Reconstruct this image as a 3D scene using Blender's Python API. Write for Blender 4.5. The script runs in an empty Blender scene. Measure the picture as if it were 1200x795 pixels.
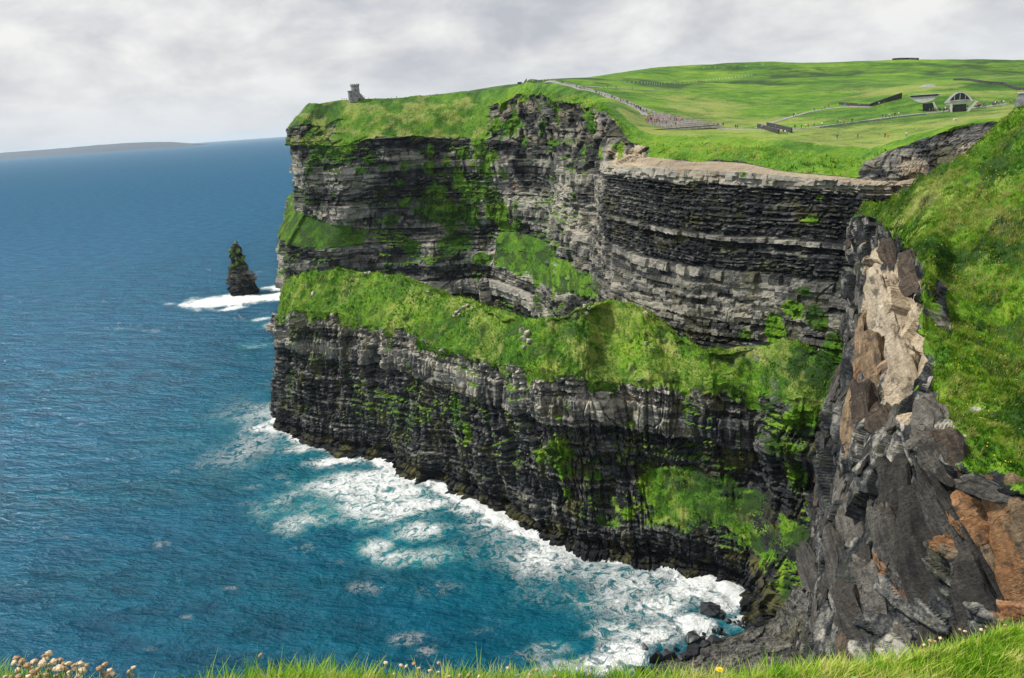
import bpy, bmesh, math, random
import numpy as np
from mathutils import Vector, Matrix
random.seed(7); np.random.seed(7)
C=bpy.context.scene.collection
sc=bpy.context.scene
# ================================================================ camera, sky, sun, exposure
F=900.0; PITCH=math.radians(16.0); ROLL=math.radians(4.0); EYE=180.0
_fw=np.array([0,math.cos(PITCH),-math.sin(PITCH)]); _r0=np.array([1.,0,0]); _u0=np.cross(_r0,_fw)
_R=math.cos(ROLL)*_r0-math.sin(ROLL)*_u0; _U=math.sin(ROLL)*_r0+math.cos(ROLL)*_u0
CAMPOS=np.array([0,0,EYE])
cd=bpy.data.cameras.new('camera'); cam=bpy.data.objects.new('camera',cd); C.objects.link(cam); sc.camera=cam
cd.sensor_width=36; cd.lens=27.0; cd.clip_start=.1; cd.clip_end=200000
cam.matrix_world=Matrix(((_R[0],_U[0],-_fw[0],0),(_R[1],_U[1],-_fw[1],0),(_R[2],_U[2],-_fw[2],EYE),(0,0,0,1)))
SUN_AZ=math.radians(-82); SUN_EL=math.radians(52)      # azimuth from +Y, clockwise
sv=Vector((math.sin(SUN_AZ)*math.cos(SUN_EL),math.cos(SUN_AZ)*math.cos(SUN_EL),math.sin(SUN_EL)))
sl=bpy.data.lights.new('sun','SUN'); sl.energy=4.7; sl.angle=math.radians(1.2); sl.color=(1,.96,.88)
so=bpy.data.objects.new('sun',sl); C.objects.link(so); so.rotation_euler=(-sv).to_track_quat('-Z','Y').to_euler(); so.location=(0,0,400)
sc.view_settings.view_transform='Standard'; sc.view_settings.look='None'; sc.view_settings.exposure=0.0; sc.view_settings.gamma=1.0
sc.view_settings.use_curve_mapping=False
try:
    sc.cycles.use_denoising=True; sc.cycles.denoiser='OPENIMAGEDENOISE'; sc.cycles.denoising_prefilter='ACCURATE'
except Exception: pass
sc.cycles.max_bounces=6; sc.cycles.volume_bounces=1; sc.cycles.transparent_max_bounces=6

class NT:
    """tiny node helper"""
    def __init__(s,tree): s.t=tree; s.n=tree.nodes; s.l=tree.links
    def new(s,typ,**kw):
        n=s.n.new(typ)
        for k,v in kw.items(): setattr(n,k,v)
        return n
    def put(s,sock,v):
        if isinstance(v,bpy.types.NodeSocket): s.l.new(v,sock)
        elif isinstance(v,(tuple,list)) and len(v)==3 and sock.type=='RGBA': sock.default_value=(*v,1)
        else: sock.default_value=v
    def math(s,op,a,b=None,c=None,clamp=False):
        n=s.new('ShaderNodeMath',operation=op,use_clamp=clamp); s.put(n.inputs[0],a)
        if b is not None: s.put(n.inputs[1],b)
        if c is not None: s.put(n.inputs[2],c)
        return n.outputs[0]
    def vmul(s,v,k):
        n=s.new('ShaderNodeVectorMath',operation='MULTIPLY'); s.put(n.inputs[0],v); n.inputs[1].default_value=k; return n.outputs[0]
    def vadd(s,a,b):
        n=s.new('ShaderNodeVectorMath',operation='ADD'); s.put(n.inputs[0],a); s.put(n.inputs[1],b); return n.outputs[0]
    def noise(s,vec,scale,detail=4,rough=.55,dist=0,lac=2.0):
        n=s.new('ShaderNodeTexNoise'); s.put(n.inputs['Vector'],vec); n.inputs['Scale'].default_value=scale; n.inputs['Detail'].default_value=detail
        n.inputs['Roughness'].default_value=rough; n.inputs['Distortion'].default_value=dist; n.inputs['Lacunarity'].default_value=lac
        return n.outputs[0]
    def voro(s,vec,scale,feature='F1',out=0):
        n=s.new('ShaderNodeTexVoronoi',feature=feature); s.put(n.inputs['Vector'],vec); n.inputs['Scale'].default_value=scale; return n.outputs[out]
    def rng(s,v,a,b,c=0.,d=1.,smooth=True):
        n=s.new('ShaderNodeMapRange',interpolation_type='SMOOTHSTEP' if smooth else 'LINEAR'); s.put(n.inputs[0],v)
        for i,x in zip((1,2,3,4),(a,b,c,d)): s.put(n.inputs[i],x)
        return n.outputs[0]
    def mix(s,f,a,b,mode='MIX'):
        n=s.new('ShaderNodeMix',data_type='RGBA',blend_type=mode); s.put(n.inputs[0],f); s.put(n.inputs[6],a); s.put(n.inputs[7],b); return n.outputs[2]
    def ramp(s,f,stops):
        n=s.new('ShaderNodeValToRGB'); e=n.color_ramp.elements
        while len(e)<len(stops): e.new(.5)
        for el,(p,c) in zip(e,stops): el.position=p; el.color=(*c,1)
        s.put(n.inputs[0],f); return n.outputs[0]
    def attr(s,name): return s.new('ShaderNodeAttribute',attribute_name=name).outputs['Fac']
    def pos(s): return s.new('ShaderNodeNewGeometry').outputs['Position']
    def bump(s,h,strength,dist,normal=None):
        n=s.new('ShaderNodeBump'); s.put(n.inputs['Height'],h); n.inputs['Strength'].default_value=strength; n.inputs['Distance'].default_value=dist
        if normal is not None: s.put(n.inputs['Normal'],normal)
        return n.outputs[0]
# ---- world: bright broken overcast over a pale sky
w=bpy.data.worlds.new('World'); sc.world=w; w.use_nodes=True
N=NT(w.node_tree); N.n.clear()
sky=N.new('ShaderNodeTexSky',sky_type='NISHITA'); sky.sun_disc=False; sky.sun_elevation=SUN_EL; sky.sun_rotation=SUN_AZ; sky.altitude=180; sky.dust_density=3
tc=N.new('ShaderNodeTexCoord').outputs['Generated']
sp=N.new('ShaderNodeSeparateXYZ'); N.put(sp.inputs[0],tc)
zz=N.math('MAXIMUM',sp.outputs[2],0.0)
den=N.math('ADD',zz,.30)
cv=N.new('ShaderNodeCombineXYZ'); N.put(cv.inputs[0],sp.outputs[0]); N.put(cv.inputs[1],sp.outputs[1]); N.put(cv.inputs[2],N.math('MULTIPLY',N.math('POWER',zz,.9),1.9))
big=N.noise(cv.outputs[0],2.6,3,.5,.15); mid=N.noise(cv.outputs[0],7.0,8,.56,.2)
cl=N.math('ADD',N.math('MULTIPLY',N.math('SUBTRACT',big,.5),.55),N.math('ADD',N.math('MULTIPLY',N.math('SUBTRACT',mid,.5),1.0),.60))
ccol=N.ramp(cl,[(.42,(.54,.56,.61)),(.52,(.65,.66,.70)),(.62,(.79,.79,.80)),(.74,(.95,.94,.93))])
hz=N.rng(zz,0.0,.10,1,0)
ccol=N.mix(N.math('MULTIPLY',hz,.6),ccol,(.72,.77,.83))
b1=N.new('ShaderNodeBackground'); N.put(b1.inputs[0],sky.outputs[0]); b1.inputs[1].default_value=.08
b2=N.new('ShaderNodeBackground'); N.put(b2.inputs[0],ccol); b2.inputs[1].default_value=1.0
mx=N.new('ShaderNodeMixShader'); mx.inputs[0].default_value=.93; N.l.new(b1.outputs[0],mx.inputs[1]); N.l.new(b2.outputs[0],mx.inputs[2])
wo=N.new('ShaderNodeOutputWorld'); N.l.new(mx.outputs[0],wo.inputs[0])
w.cycles_visibility if False else None

# ================================================================ layout helpers
def ray(px,py): return _fw+_R*((px-600)/F)-_U*((py-397.5)/F)
def atz(px,py,z):
    d=ray(px,py); return CAMPOS+d*((z-EYE)/d[2])
def aty(px,py,y):
    d=ray(px,py); return CAMPOS+d*(y/d[1])
def proj(p):
    v=np.asarray(p,float)-CAMPOS; w=v@_fw
    return np.stack([600+F*(v@_R)/w, 397.5-F*(v@_U)/w],-1)
def up(px,py,q,deg,y0,y1):
    t=math.tan(math.radians(deg)); best=None
    for y in np.linspace(y0,y1,800):
        p=aty(px,py,y); h=math.hypot(p[0]-q[0],p[1]-q[1]); e=abs(p[2]-q[2]-t*h)
        if best is None or e<best[0]: best=(e,p)
    return best[1]
# ---- numpy noise
def _h(ix,iy,iz,seed):
    with np.errstate(over='ignore'):
        n=(ix.astype(np.int64)*73856093)^(iy.astype(np.int64)*19349663)^(iz.astype(np.int64)*83492791)^(seed*2654435761&0xffffffff)
        n=(n&0xffffffff).astype(np.uint32); n^=n>>np.uint32(16); n*=np.uint32(0x7feb352d); n^=n>>np.uint32(15); n*=np.uint32(0x846ca68b); n^=n>>np.uint32(16)
    return n.astype(np.float64)/4294967296.0
def vn(x,y,z,seed=0):
    x=np.asarray(x,float);y=np.asarray(y,float)+0*x;z=np.asarray(z,float)+0*x
    X=np.floor(x);Y=np.floor(y);Z=np.floor(z);fx=x-X;fy=y-Y;fz=z-Z
    fx=fx*fx*(3-2*fx);fy=fy*fy*(3-2*fy);fz=fz*fz*(3-2*fz);r=0
    for a in(0,1):
        for b in(0,1):
            for c in(0,1):
                r=r+_h(X+a,Y+b,Z+c,seed)*(fx if a else 1-fx)*(fy if b else 1-fy)*(fz if c else 1-fz)
    return r
def fbm(x,y,z,seed=0,o=4):
    r=0;a=.5;t=0
    for i in range(o):
        r=r+a*vn(np.asarray(x)*2**i,np.asarray(y)*2**i,np.asarray(z)*2**i,seed+i*17); t+=a; a*=.5
    return r/t
def worley(x,y,z,seed=0):
    X=np.floor(x);Y=np.floor(y);Z=np.floor(z); f1=np.full(x.shape,9.);f2=np.full(x.shape,9.); cen=np.zeros(x.shape+(3,)); idc=np.zeros(x.shape)
    for a in(-1,0,1):
        for b in(-1,0,1):
            for c in(-1,0,1):
                i,j,k=X+a,Y+b,Z+c
                px=i+_h(i,j,k,seed);py=j+_h(i,j,k,seed+1);pz=k+_h(i,j,k,seed+2)
                d=(px-x)**2+(py-y)**2+(pz-z)**2
                m=d<f1; f2=np.where(m,f1,np.minimum(f2,d)); f1=np.where(m,d,f1)
                cen[m]=np.stack([px,py,pz],-1)[m]; idc=np.where(m,_h(i,j,k,seed+3),idc)
    return np.sqrt(f1),np.sqrt(f2),cen,idc
def facets(P,size,seed,tilt=.8,amp=1.):
    """broken-rock relief: every cell of stone has its own flat, tilted face (in units of the cell size)"""
    s=np.asarray(size,float)
    Q=P/s; q=Q+ (np.stack([vn(Q[...,0]*1.7,Q[...,1]*1.7,Q[...,2]*1.7,seed+50+i) for i in range(3)],-1)-.5)*.35
    f1,f2,c,i=worley(q[...,0],q[...,1],q[...,2],seed)
    t=np.stack([_h(np.floor(i*1e6),np.zeros_like(i),np.zeros_like(i),seed+9+k)-.5 for k in range(3)],-1)*2*tilt
    d=((q-c)*t).sum(-1)+(i-.5)*.9
    crack=np.clip((f2-f1)/.10,0,1)
    return amp*(d-(1-crack)*.25), i, crack
def sstep(x,a,b):
    t=np.clip((x-a)/(b-a),0,1); return t*t*(3-2*t)
# ---- meshes
def link(name,me,mat=None,parent=None):
    o=bpy.data.objects.new(name,me); C.objects.link(o)
    if mat is not None: me.materials.append(mat)
    if parent is not None: o.parent=parent
    return o
def tag(o,label=None,cat=None,group=None,kind=None):
    if label: o['label']=label
    if cat: o['category']=cat
    if group: o['group']=group
    if kind: o['kind']=kind
    return o
def npmesh(name,V,Fq,smooth=True,attrs=None):
    """mesh from numpy vertices and quads (or triangles)"""
    me=bpy.data.meshes.new(name); V=np.asarray(V,np.float32); Fq=np.asarray(Fq,np.int32); n=Fq.shape[1]
    me.vertices.add(len(V)); me.vertices.foreach_set('co',V.ravel())
    me.loops.add(Fq.size); me.loops.foreach_set('vertex_index',Fq.ravel())
    me.polygons.add(len(Fq)); me.polygons.foreach_set('loop_start',np.arange(len(Fq),dtype=np.int32)*n)
    try: me.polygons.foreach_set('loop_total',np.full(len(Fq),n,np.int32))
    except Exception: pass
    sm=np.asarray(smooth); sm=np.full(len(Fq),bool(sm)) if sm.ndim==0 else sm
    me.polygons.foreach_set('use_smooth',sm)
    for k,a in (attrs or {}).items():
        at=me.attributes.new(k,'FLOAT','POINT'); at.data.foreach_set('value',np.asarray(a,np.float32).ravel())
    me.update(calc_edges=True); return me
def gridfaces(U,V,closed=False):
    i=np.arange(U if closed else U-1)[:,None]; j=np.arange(V-1)[None,:]; i2=(i+1)%U
    return np.stack([i*V+j,i2*V+j,i2*V+j+1,i*V+j+1],-1).reshape(-1,4)
def loft(K,nc,nr,tension=.5):
    """K (cols,keys,3) -> dense grid; smooth across columns, straight between keys"""
    K=np.asarray(K,float); c=len(K)
    ch=np.r_[0,np.cumsum(np.linalg.norm(np.diff(K,axis=0),axis=2).mean(1))]
    dl=np.diff(K,axis=0)/np.diff(ch)[:,None,None]; T=np.zeros_like(K); T[0]=dl[0]; T[-1]=dl[-1]
    pr=dl[:-1]*dl[1:]; T[1:-1]=np.where(pr>0,2*pr/(dl[:-1]+dl[1:]+np.where(dl[:-1]+dl[1:]==0,1e-9,0)),0)
    out=[];us=[]
    for i in range(c-1):
        h=ch[i+1]-ch[i]; t=np.linspace(0,1,nc[i],endpoint=False)
        if i==c-2: t=np.linspace(0,1,nc[i])
        t=t[:,None,None]; a=2*t**3-3*t**2+1;b=t**3-2*t**2+t;d=-2*t**3+3*t**2;e=t**3-t**2
        out.append(a*K[i]+b*h*T[i]*2*tension+d*K[i+1]+e*h*T[i+1]*2*tension); us.append(i+t[:,0,0])
    G=np.concatenate(out); u=np.concatenate(us)
    rows=[];v=[]
    for k in range(K.shape[1]-1):
        t=np.linspace(0,1,nr[k],endpoint=(k==K.shape[1]-2))
        rows.append(G[:,None,k]+(G[:,None,k+1]-G[:,None,k])*t[None,:,None]); v.append(k+t)
    return np.concatenate(rows,1),u,np.concatenate(v)
def gnormal(P):
    n=np.cross(np.gradient(P,axis=0),np.gradient(P,axis=1)); return n/(np.linalg.norm(n,axis=2,keepdims=True)+1e-9)
def blur(a,n):
    for _ in range(n):
        a=np.concatenate([a[:1],(a[:-2]+2*a[1:-1]+a[2:])/4,a[-1:]],0); a=np.concatenate([a[:,:1],(a[:,:-2]+2*a[:,1:-1]+a[:,2:])/4,a[:,-1:]],1)
    return a
def find(P,px,py,tol=5):
    """surface vertex nearest the eye along a sight line"""
    q=proj(P.reshape(-1,3)); d=np.hypot(q[:,0]-px,q[:,1]-py); m=np.where(d<tol)[0]
    if len(m)==0: return P.reshape(-1,3)[np.argmin(d)]
    dist=np.linalg.norm(P.reshape(-1,3)[m]-CAMPOS,axis=1); return P.reshape(-1,3)[m[np.argmin(dist)]]
def blobs(P,L,seed=0,aniso=1.0):
    """soft irregular patches: (px,py,radius m, amount[, vertical squash])"""
    out=np.zeros(P.shape[:2])
    wob=(fbm(P[...,0]/9,P[...,1]/9,P[...,2]/9,seed,3)-.5)*1.1
    for b in L:
        px,py,r,a=b[:4]; vz=b[4] if len(b)>4 else 1.
        c=find(P,px,py); d=P-c; d=np.sqrt(d[...,0]**2+d[...,1]**2+(d[...,2]/vz)**2)/r
        out=np.maximum(out,a*sstep(1.35-d+wob,0,1.0))
    return out
def strata(s,z,seed,amp,dip=0.,tmin=.7,tmax=3.6,soft=.55):
    """bedded rock: beds of uneven thickness, broken along joints into blocks"""
    rs=np.random.RandomState(seed); zw=z+dip*s+(fbm(s/45,z/60,0*s,seed,2)-.5)*5
    th=[];hard=[]
    while len(th)<700:
        if rs.rand()<.5:
            for _ in range(rs.randint(5,14)): th.append(math.exp(rs.uniform(math.log(tmin*.6),math.log(tmin*1.6)))); hard.append(rs.rand()**1.6*.55)
        else:
            for _ in range(rs.randint(1,5)): th.append(math.exp(rs.uniform(math.log(tmin*1.6),math.log(tmax*1.25)))); hard.append(.45+.55*rs.rand())
    th=np.array(th[:700]); hard=np.array(hard[:700]); zb=np.cumsum(th)-40
    k=np.clip(np.searchsorted(zb,zw),1,698)
    h=hard[k]; wd=(np.maximum(th,tmin)*rs.uniform(1.2,4.0,700))[k]
    blk=np.floor((s+(vn(s/6,zw/8,0*s,seed+4)-.5)*2)/wd+rs.rand(700)[k]*9)
    hb=_h(k.astype(float),blk,0*s,seed+5)
    loc=fbm(s/22,zw/9,0*s,seed+6,3)
    d=amp*(1.25*(h-.5)*(.4+1.2*loc)+.95*(hb-.5)*(.35+h))
    # now and then a block is missing
    d-=amp*1.6*((hb>.86)&(h>.3)&(loc>.48))
    tone=.55*h+.45*_h(k.astype(float),blk,0*s,seed+7)
    fr=(zw-zb[k-1])/th[k]
    return d,tone,h,fr

def joints(S,Z,seed,wmin,wmax,T):
    """upright cracks that split groups of beds into pillars; each group has its own spacing"""
    g=np.floor((Z+(fbm(S/25,Z/40,0*S,seed,2)-.5)*T*.9)/T); w_=wmin+(wmax-wmin)*_h(g,0*g,0*g,seed+1)
    q=S/w_+7*_h(g,0*g,0*g,seed+2)+(vn(S/14,Z/9,0*S,seed+3)-.5)*.9; f=np.floor(q); o=_h(f,g,0*g,seed+4)-.5
    c=np.minimum(q-f,f+1-q)*w_; on=_h(f+(q-f>.5),g,0*g,seed+5)>.35
    return o, (1-sstep(c,.12,.7))*on
# ================================================================ materials
def mat(name):
    m=bpy.data.materials.new(name); m.use_nodes=True; N=NT(m.node_tree); b=N.n['Principled BSDF']; return m,N,b
def grass_color(N,p,big=.02,mid=.25,fine=2.5):
    a=N.noise(p,big,4,.6,.4); b=N.noise(p,mid,5,.6); c=N.noise(p,fine,3,.6)
    f=N.math('ADD',N.math('MULTIPLY',a,.5),N.math('ADD',N.math('MULTIPLY',b,.35),N.math('MULTIPLY',c,.3)))
    col=N.ramp(f,[(.42,(.012,.045,.004)),(.51,(.034,.105,.006)),(.59,(.080,.190,.008)),(.68,(.165,.270,.018)),(.82,(.29,.32,.07))])
    return col,c,b
def make_cliff(name,fz=.8,fh=.045,gain=1.0,rot=None,gbig=.02,gmid=.25,gfine=2.0,lichen=.5,bump=.35):
    m,N,b=mat(name); p=N.pos()
    veg=N.attr('veg'); tone=N.attr('tone'); warm=N.attr('warm'); rust=N.attr('rust'); straw=N.attr('straw')
    pr_=p
    if rot:
        mp=N.new('ShaderNodeMapping'); N.put(mp.inputs[0],p); mp.inputs['Rotation'].default_value=rot; pr_=mp.outputs[0]
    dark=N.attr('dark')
    ps=N.vmul(pr_,(fh,fh,fz)); st=N.noise(ps,1.0,9,.68); sv=N.noise(N.vmul(pr_,(fh*(3 if rot else 9),fh*(3 if rot else 9),fz*.12)),1.0,6,.65)
    fine=N.noise(p,1.6/ (1.0/fz if fz>1 else 1.0) if False else 1.6,6,.7)
    st1=N.rng(st,.30,.70,smooth=False); fi1=N.rng(fine,.30,.70,smooth=False); sv1=N.rng(sv,.30,.70,smooth=False)
    v=N.math('ADD',N.math('MULTIPLY',st1,.30),N.math('ADD',N.math('MULTIPLY',tone,.62),N.math('ADD',N.math('MULTIPLY',fi1,.24),N.math('MULTIPLY',sv1,.14))))
    g=gain
    rock=N.ramp(v,[(.34,(.0035*g,.0046*g,.006*g)),(.50,(.014*g,.0165*g,.0195*g)),(.62,(.050*g,.053*g,.055*g)),(.75,(.175*g,.170*g,.152*g)),(.93,(.46*g,.43*g,.36*g))])
    lm=N.math('MULTIPLY',N.rng(N.noise(p,.09,6,.7),.50,.66),lichen)
    rock=N.mix(lm,rock,N.mix(fine,(.035,.045,.008),(.20,.18,.05)))
    tanc=N.ramp(N.math('ADD',N.math('MULTIPLY',st,.5),N.math('MULTIPLY',fine,.5)),[(.34,(.06,.05,.04)),(.44,(.22,.175,.12)),(.54,(.40,.33,.23)),(.66,(.56,.49,.38))])
    rusc=N.ramp(N.math('ADD',N.math('MULTIPLY',fine,.5),N.math('MULTIPLY',st,.5)),[(.34,(.03,.02,.016)),(.45,(.14,.065,.032)),(.54,(.30,.145,.062)),(.66,(.46,.29,.16))])
    rock=N.mix(N.rng(N.math('ADD',warm,N.math('MULTIPLY',N.math('SUBTRACT',fine,.5),.7)),.35,.65),rock,tanc)
    rock=N.mix(N.rng(N.math('ADD',rust,N.math('MULTIPLY',N.math('SUBTRACT',sv,.5),.9)),.35,.7),rock,rusc)
    gr,gc,gb=grass_color(N,p,gbig,gmid,gfine)
    gr=N.mix(N.rng(N.math('ADD',straw,N.math('ADD',N.math('MULTIPLY',N.math('SUBTRACT',gb,.5),1.2),N.math('MULTIPLY',N.math('SUBTRACT',gc,.5),1.2))),.15,1.05,0,.8),gr,N.mix(gc,(.17,.22,.035),(.34,.33,.11)))
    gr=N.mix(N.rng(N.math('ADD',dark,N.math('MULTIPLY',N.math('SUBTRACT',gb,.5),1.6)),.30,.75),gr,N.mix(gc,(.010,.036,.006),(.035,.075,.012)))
    vb=N.math('ADD',N.math('MULTIPLY',gc,.45),N.math('ADD',N.math('MULTIPLY',gb,.35),N.math('MULTIPLY',st,.35)))
    vm=N.rng(N.math('ADD',veg,N.math('MULTIPLY',N.math('SUBTRACT',vb,.575),2.2)),.46,.56)
    N.put(b.inputs['Base Color'],N.mix(vm,rock,gr)); b.inputs['Roughness'].default_value=.85; b.inputs['Specular IOR Level'].default_value=.25
    hgt=N.math('ADD',N.math('MULTIPLY',st,1.2),N.math('ADD',fine,N.math('MULTIPLY',gc,.6)))
    N.put(b.inputs['Normal'],N.bump(hgt,bump,.8))
    return m
M={}
M['far']=make_cliff('far_cliff',.55,.03,.74,gbig=.012,gmid=.09,gfine=.8,lichen=.35,bump=.5)
M['spur']=make_cliff('spur_cliff',.8,.06,1.02,gbig=.03,gmid=.2,gfine=1.4,lichen=.62,bump=.45)
M['near']=make_cliff('near_cliff',.42,.20,.85,rot=(math.radians(18),math.radians(-32),0),gbig=.05,gmid=.5,gfine=3.5,lichen=.25,bump=.3)
M['bank']=make_cliff('bank_soil',4,1,1.0,gbig=.8,gmid=4,gfine=25,lichen=.3,bump=.2)
def simple(name,col,rough=.8,var=.25,scale=3.,metal=0.,bumpd=.02,spec=.3):
    m,N,b=mat(name); p=N.pos(); n=N.noise(p,scale,5,.6)
    c2=tuple(min(1,x*(1+var)) for x in col); c1=tuple(x*(1-var) for x in col)
    N.put(b.inputs['Base Color'],N.mix(N.rng(n,.3,.7),c1,c2)); b.inputs['Roughness'].default_value=rough; b.inputs['Metallic'].default_value=metal; b.inputs['Specular IOR Level'].default_value=spec
    N.put(b.inputs['Normal'],N.bump(n,.4,bumpd)); return m
M['boulder']=simple('wet_dark_rock',(.022,.024,.028),.45,.5,.6,bumpd=.3,spec=.5)
M['palestone']=simple('pale_lichened_stone',(.33,.31,.24),.9,.45,.8,bumpd=.2)
M['masonry']=simple('grey_masonry',(.27,.275,.27),.9,.35,.7,bumpd=.1)
M['masonry_dark']=simple('dark_slate_wall',(.05,.052,.056),.85,.4,.8,bumpd=.1)
M['flag']=simple('pale_flagstone',(.50,.46,.42),.85,.25,.5,bumpd=.05)
M['path']=simple('gravel_path',(.24,.23,.21),.9,.25,.4,bumpd=.05)
M['glass']=simple('dark_glass',(.015,.018,.022),.12,.2,1.,spec=.6)
M['concrete']=simple('pale_concrete',(.52,.52,.51),.8,.12,.3)
M['timber']=simple('weathered_timber',(.30,.28,.24),.8,.2,2)
M['gravel']=make_cliff('shore_rock',.9,.5,.55,lichen=.25,bump=.5)
# ---- sea
m,N,b=mat('sea_water'); p=N.pos(); foam=N.attr('foam'); teal=N.attr('teal')
rt=N.new('ShaderNodeMapping'); N.put(rt.inputs[0],p); rt.inputs['Rotation'].default_value=(0,0,.25)
wv=N.noise(N.vmul(rt.outputs[0],(.45,1.1,1.)),.075,5,.6,.15); w2=N.noise(N.vmul(rt.outputs[0],(.6,1.1,1.)),.33,4,.6,.1); w3=N.noise(N.vmul(p,(.3,1.,1.)),.012,4,.55,.3)
lace=N.noise(p,.20,9,.68,1.0); lace2=N.noise(p,.55,8,.7,.9)
rid=N.math('SUBTRACT',1.0,N.math('MULTIPLY',N.math('ABSOLUTE',N.math('SUBTRACT',lace,.5)),4.5),clamp=True)
rid2=N.math('SUBTRACT',1.0,N.math('MULTIPLY',N.math('ABSOLUTE',N.math('SUBTRACT',lace2,.5)),4.5),clamp=True)
fv=N.math('ADD',N.math('MULTIPLY',N.rng(lace,.30,.70),.34),N.math('ADD',N.math('MULTIPLY',rid,.34),N.math('MULTIPLY',rid2,.32)))
th=N.math('SUBTRACT',1.02,foam)
fm=N.rng(N.math('SUBTRACT',fv,th),-.08,.46)
thin=N.rng(N.math('SUBTRACT',fv,th),-.42,.05)
base=N.mix(N.rng(N.math('ADD',N.math('MULTIPLY',wv,.65),N.math('MULTIPLY',w2,.35)),.36,.66),(.0003,.026,.048),(.0010,.078,.122))
base=N.mix(N.rng(w3,.35,.65,0,.45),base,(.001,.062,.130))
deep=N.attr('deep')
base=N.mix(deep,base,N.mix(N.rng(wv,.32,.68),(.006,.050,.108),(.014,.098,.178)))
base=N.mix(N.math('MULTIPLY',N.math('ADD',N.math('MULTIPLY',thin,.7),.3),N.math('MULTIPLY',teal,.85)),base,(.02,.24,.25))
base=N.mix(N.math('MULTIPLY',N.rng(w2,.56,.66),.0),base,(.1,.3,.35))
wcol=N.mix(fm,base,(.80,.83,.83))
hg=N.math('ADD',N.math('MULTIPLY',wv,3.2),N.math('ADD',N.math('MULTIPLY',w2,1.3),N.math('MULTIPLY',N.math('MULTIPLY',fm,lace2),.8)))
bn=N.bump(hg,1.0,1.6)
df=N.new('ShaderNodeBsdfDiffuse'); N.put(df.inputs[0],wcol); N.put(df.inputs['Normal'],bn)
gl=N.new('ShaderNodeBsdfGlossy'); gl.inputs['Color'].default_value=(.50,.76,1.,1); gl.inputs['Roughness'].default_value=.14; N.put(gl.inputs['Normal'],bn)
fr=N.new('ShaderNodeFresnel'); fr.inputs[0].default_value=1.33; N.put(fr.inputs['Normal'],bn)
ff=N.math('MULTIPLY',N.math('MINIMUM',fr.outputs[0],.75),N.math('SUBTRACT',.13,N.math('MULTIPLY',fm,.10)))
mx=N.new('ShaderNodeMixShader'); N.put(mx.inputs[0],ff); N.l.new(df.outputs[0],mx.inputs[1]); N.l.new(gl.outputs[0],mx.inputs[2]); N.l.new(mx.outputs[0],N.n['Material Output'].inputs[0])
M['sea']=m

# ================================================================ the grassy spur
SP=[((326,492),None,None,(331,366),(334,332),45),((352,513),None,None,(345,366),(348,322),42),((392,526),None,None,(385,366),(390,317),42),
 ((432,535),None,None,(420,377),(430,317),42),((480,555),None,None,(462,385),(475,326),40),((530,578),None,None,(505,403),(515,344),38),
 ((580,602),None,None,(550,419),(556,353),38),((630,630),None,None,(597,429),(600,368),36),((680,648),None,None,(645,434),(650,369),36),
 ((720,655),(712,622),(706,580),(690,447),(685,355),36),((755,660),(740,616),(735,548),(725,446),(712,348),36),((790,664),(775,620),(765,543),(760,447),(745,360),36),
 ((825,676),(810,626),(800,547),(795,449),(780,388),38),((850,690),(848,634),(838,552),(835,452),(830,410),40),((870,705),(880,656),(880,572),(880,461),(880,408),45),
 ((886,722),(900,684),(915,595),(925,470),(930,402),52),((897,733),(910,700),(938,610),(965,475),(985,420),55)]
rows=[]
for w_,a,b_,l,c,cs in SP:
    W=atz(*w_,0.)
    if a is None:
        L=up(*l,W,83,W[1]-5,W[1]+60); A=W+(L-W)*.30; B=W+(L-W)*.45
    else:
        A=up(*a,W,84,W[1]-5,W[1]+60); B=up(*b_,A,60,A[1]-5,A[1]+60); L=up(*l,B,84,B[1]-5,B[1]+60)
    Cc=up(*c,L,cs,L[1]+1,L[1]+120)
    W=W.copy(); W[2]=-5
    inl=np.array([.62,.78,0.]); D=Cc+inl*14+np.array([0,0,-6.]); E=Cc+inl*(34)+np.array([0,0,-Cc[2]-5])
    if c[0]>720: D=Cc+inl*6+np.array([0,0,-1.5]); E=Cc+inl*20+np.array([0,0,-12.])
    rows.append([W,A,B,L,Cc,D,E])
rows=np.array(rows)
# the seaward end turns round behind
t0=rows[0]; e1=t0.copy(); e1[:,0]+=np.array([6,6,6,7,6,4,2]); e1[:,1]+=np.array([26,25,24,22,12,2,0])
e2=t0.copy(); e2[:,0]+=np.array([40,38,38,36,28,16,6]); e2[:,1]+=np.array([50,46,44,40,22,4,1])
e2[:,2]=np.where(np.arange(7)>3,e2[:,2]-3,e2[:,2])
rows=np.concatenate([rows,[rows[-1]+np.array([[5,-10,0],[6,-10,0],[10,-8,0],[15,-4,0],[16,-2,0],[16,0,0],[16,0,0.]])]])
KS=np.concatenate([[e2,e1],rows])
wl_spur=np.concatenate([[e2[0],e1[0]],rows[:,0]])[:,:2]
KS[:,:,:]=KS
nc=[24,36,46,62,56,70,66,62,60,56,46,40,40,42,38,34,34,30,14]
P,u,v=loft(KS,nc,[64,34,92,64,12,10])
n=blur(gnormal(P),6); nh=n.copy(); nh[...,2]*=.15; nh/=np.linalg.norm(nh,axis=2,keepdims=True)
s=np.r_[0,np.cumsum(np.linalg.norm(np.diff(P[:,60,:2],axis=0),axis=1))]; S=s[:,None]+0*P[...,0]; Z=P[...,2]; Vv=v[None,:]+0*Z; Uu=u[:,None]+0*Z; S_,Z_=S,Z
right=sstep(Uu+(fbm(S_/11,Z_/8,0*Z_,9,3)-.5)*4.5,10.6,12.8)                       # where the low green ledge is
vegk=np.interp(v,[0,2.93,3.0,5,6],[0,0,1,1,0])[None,:]+0*Z
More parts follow.
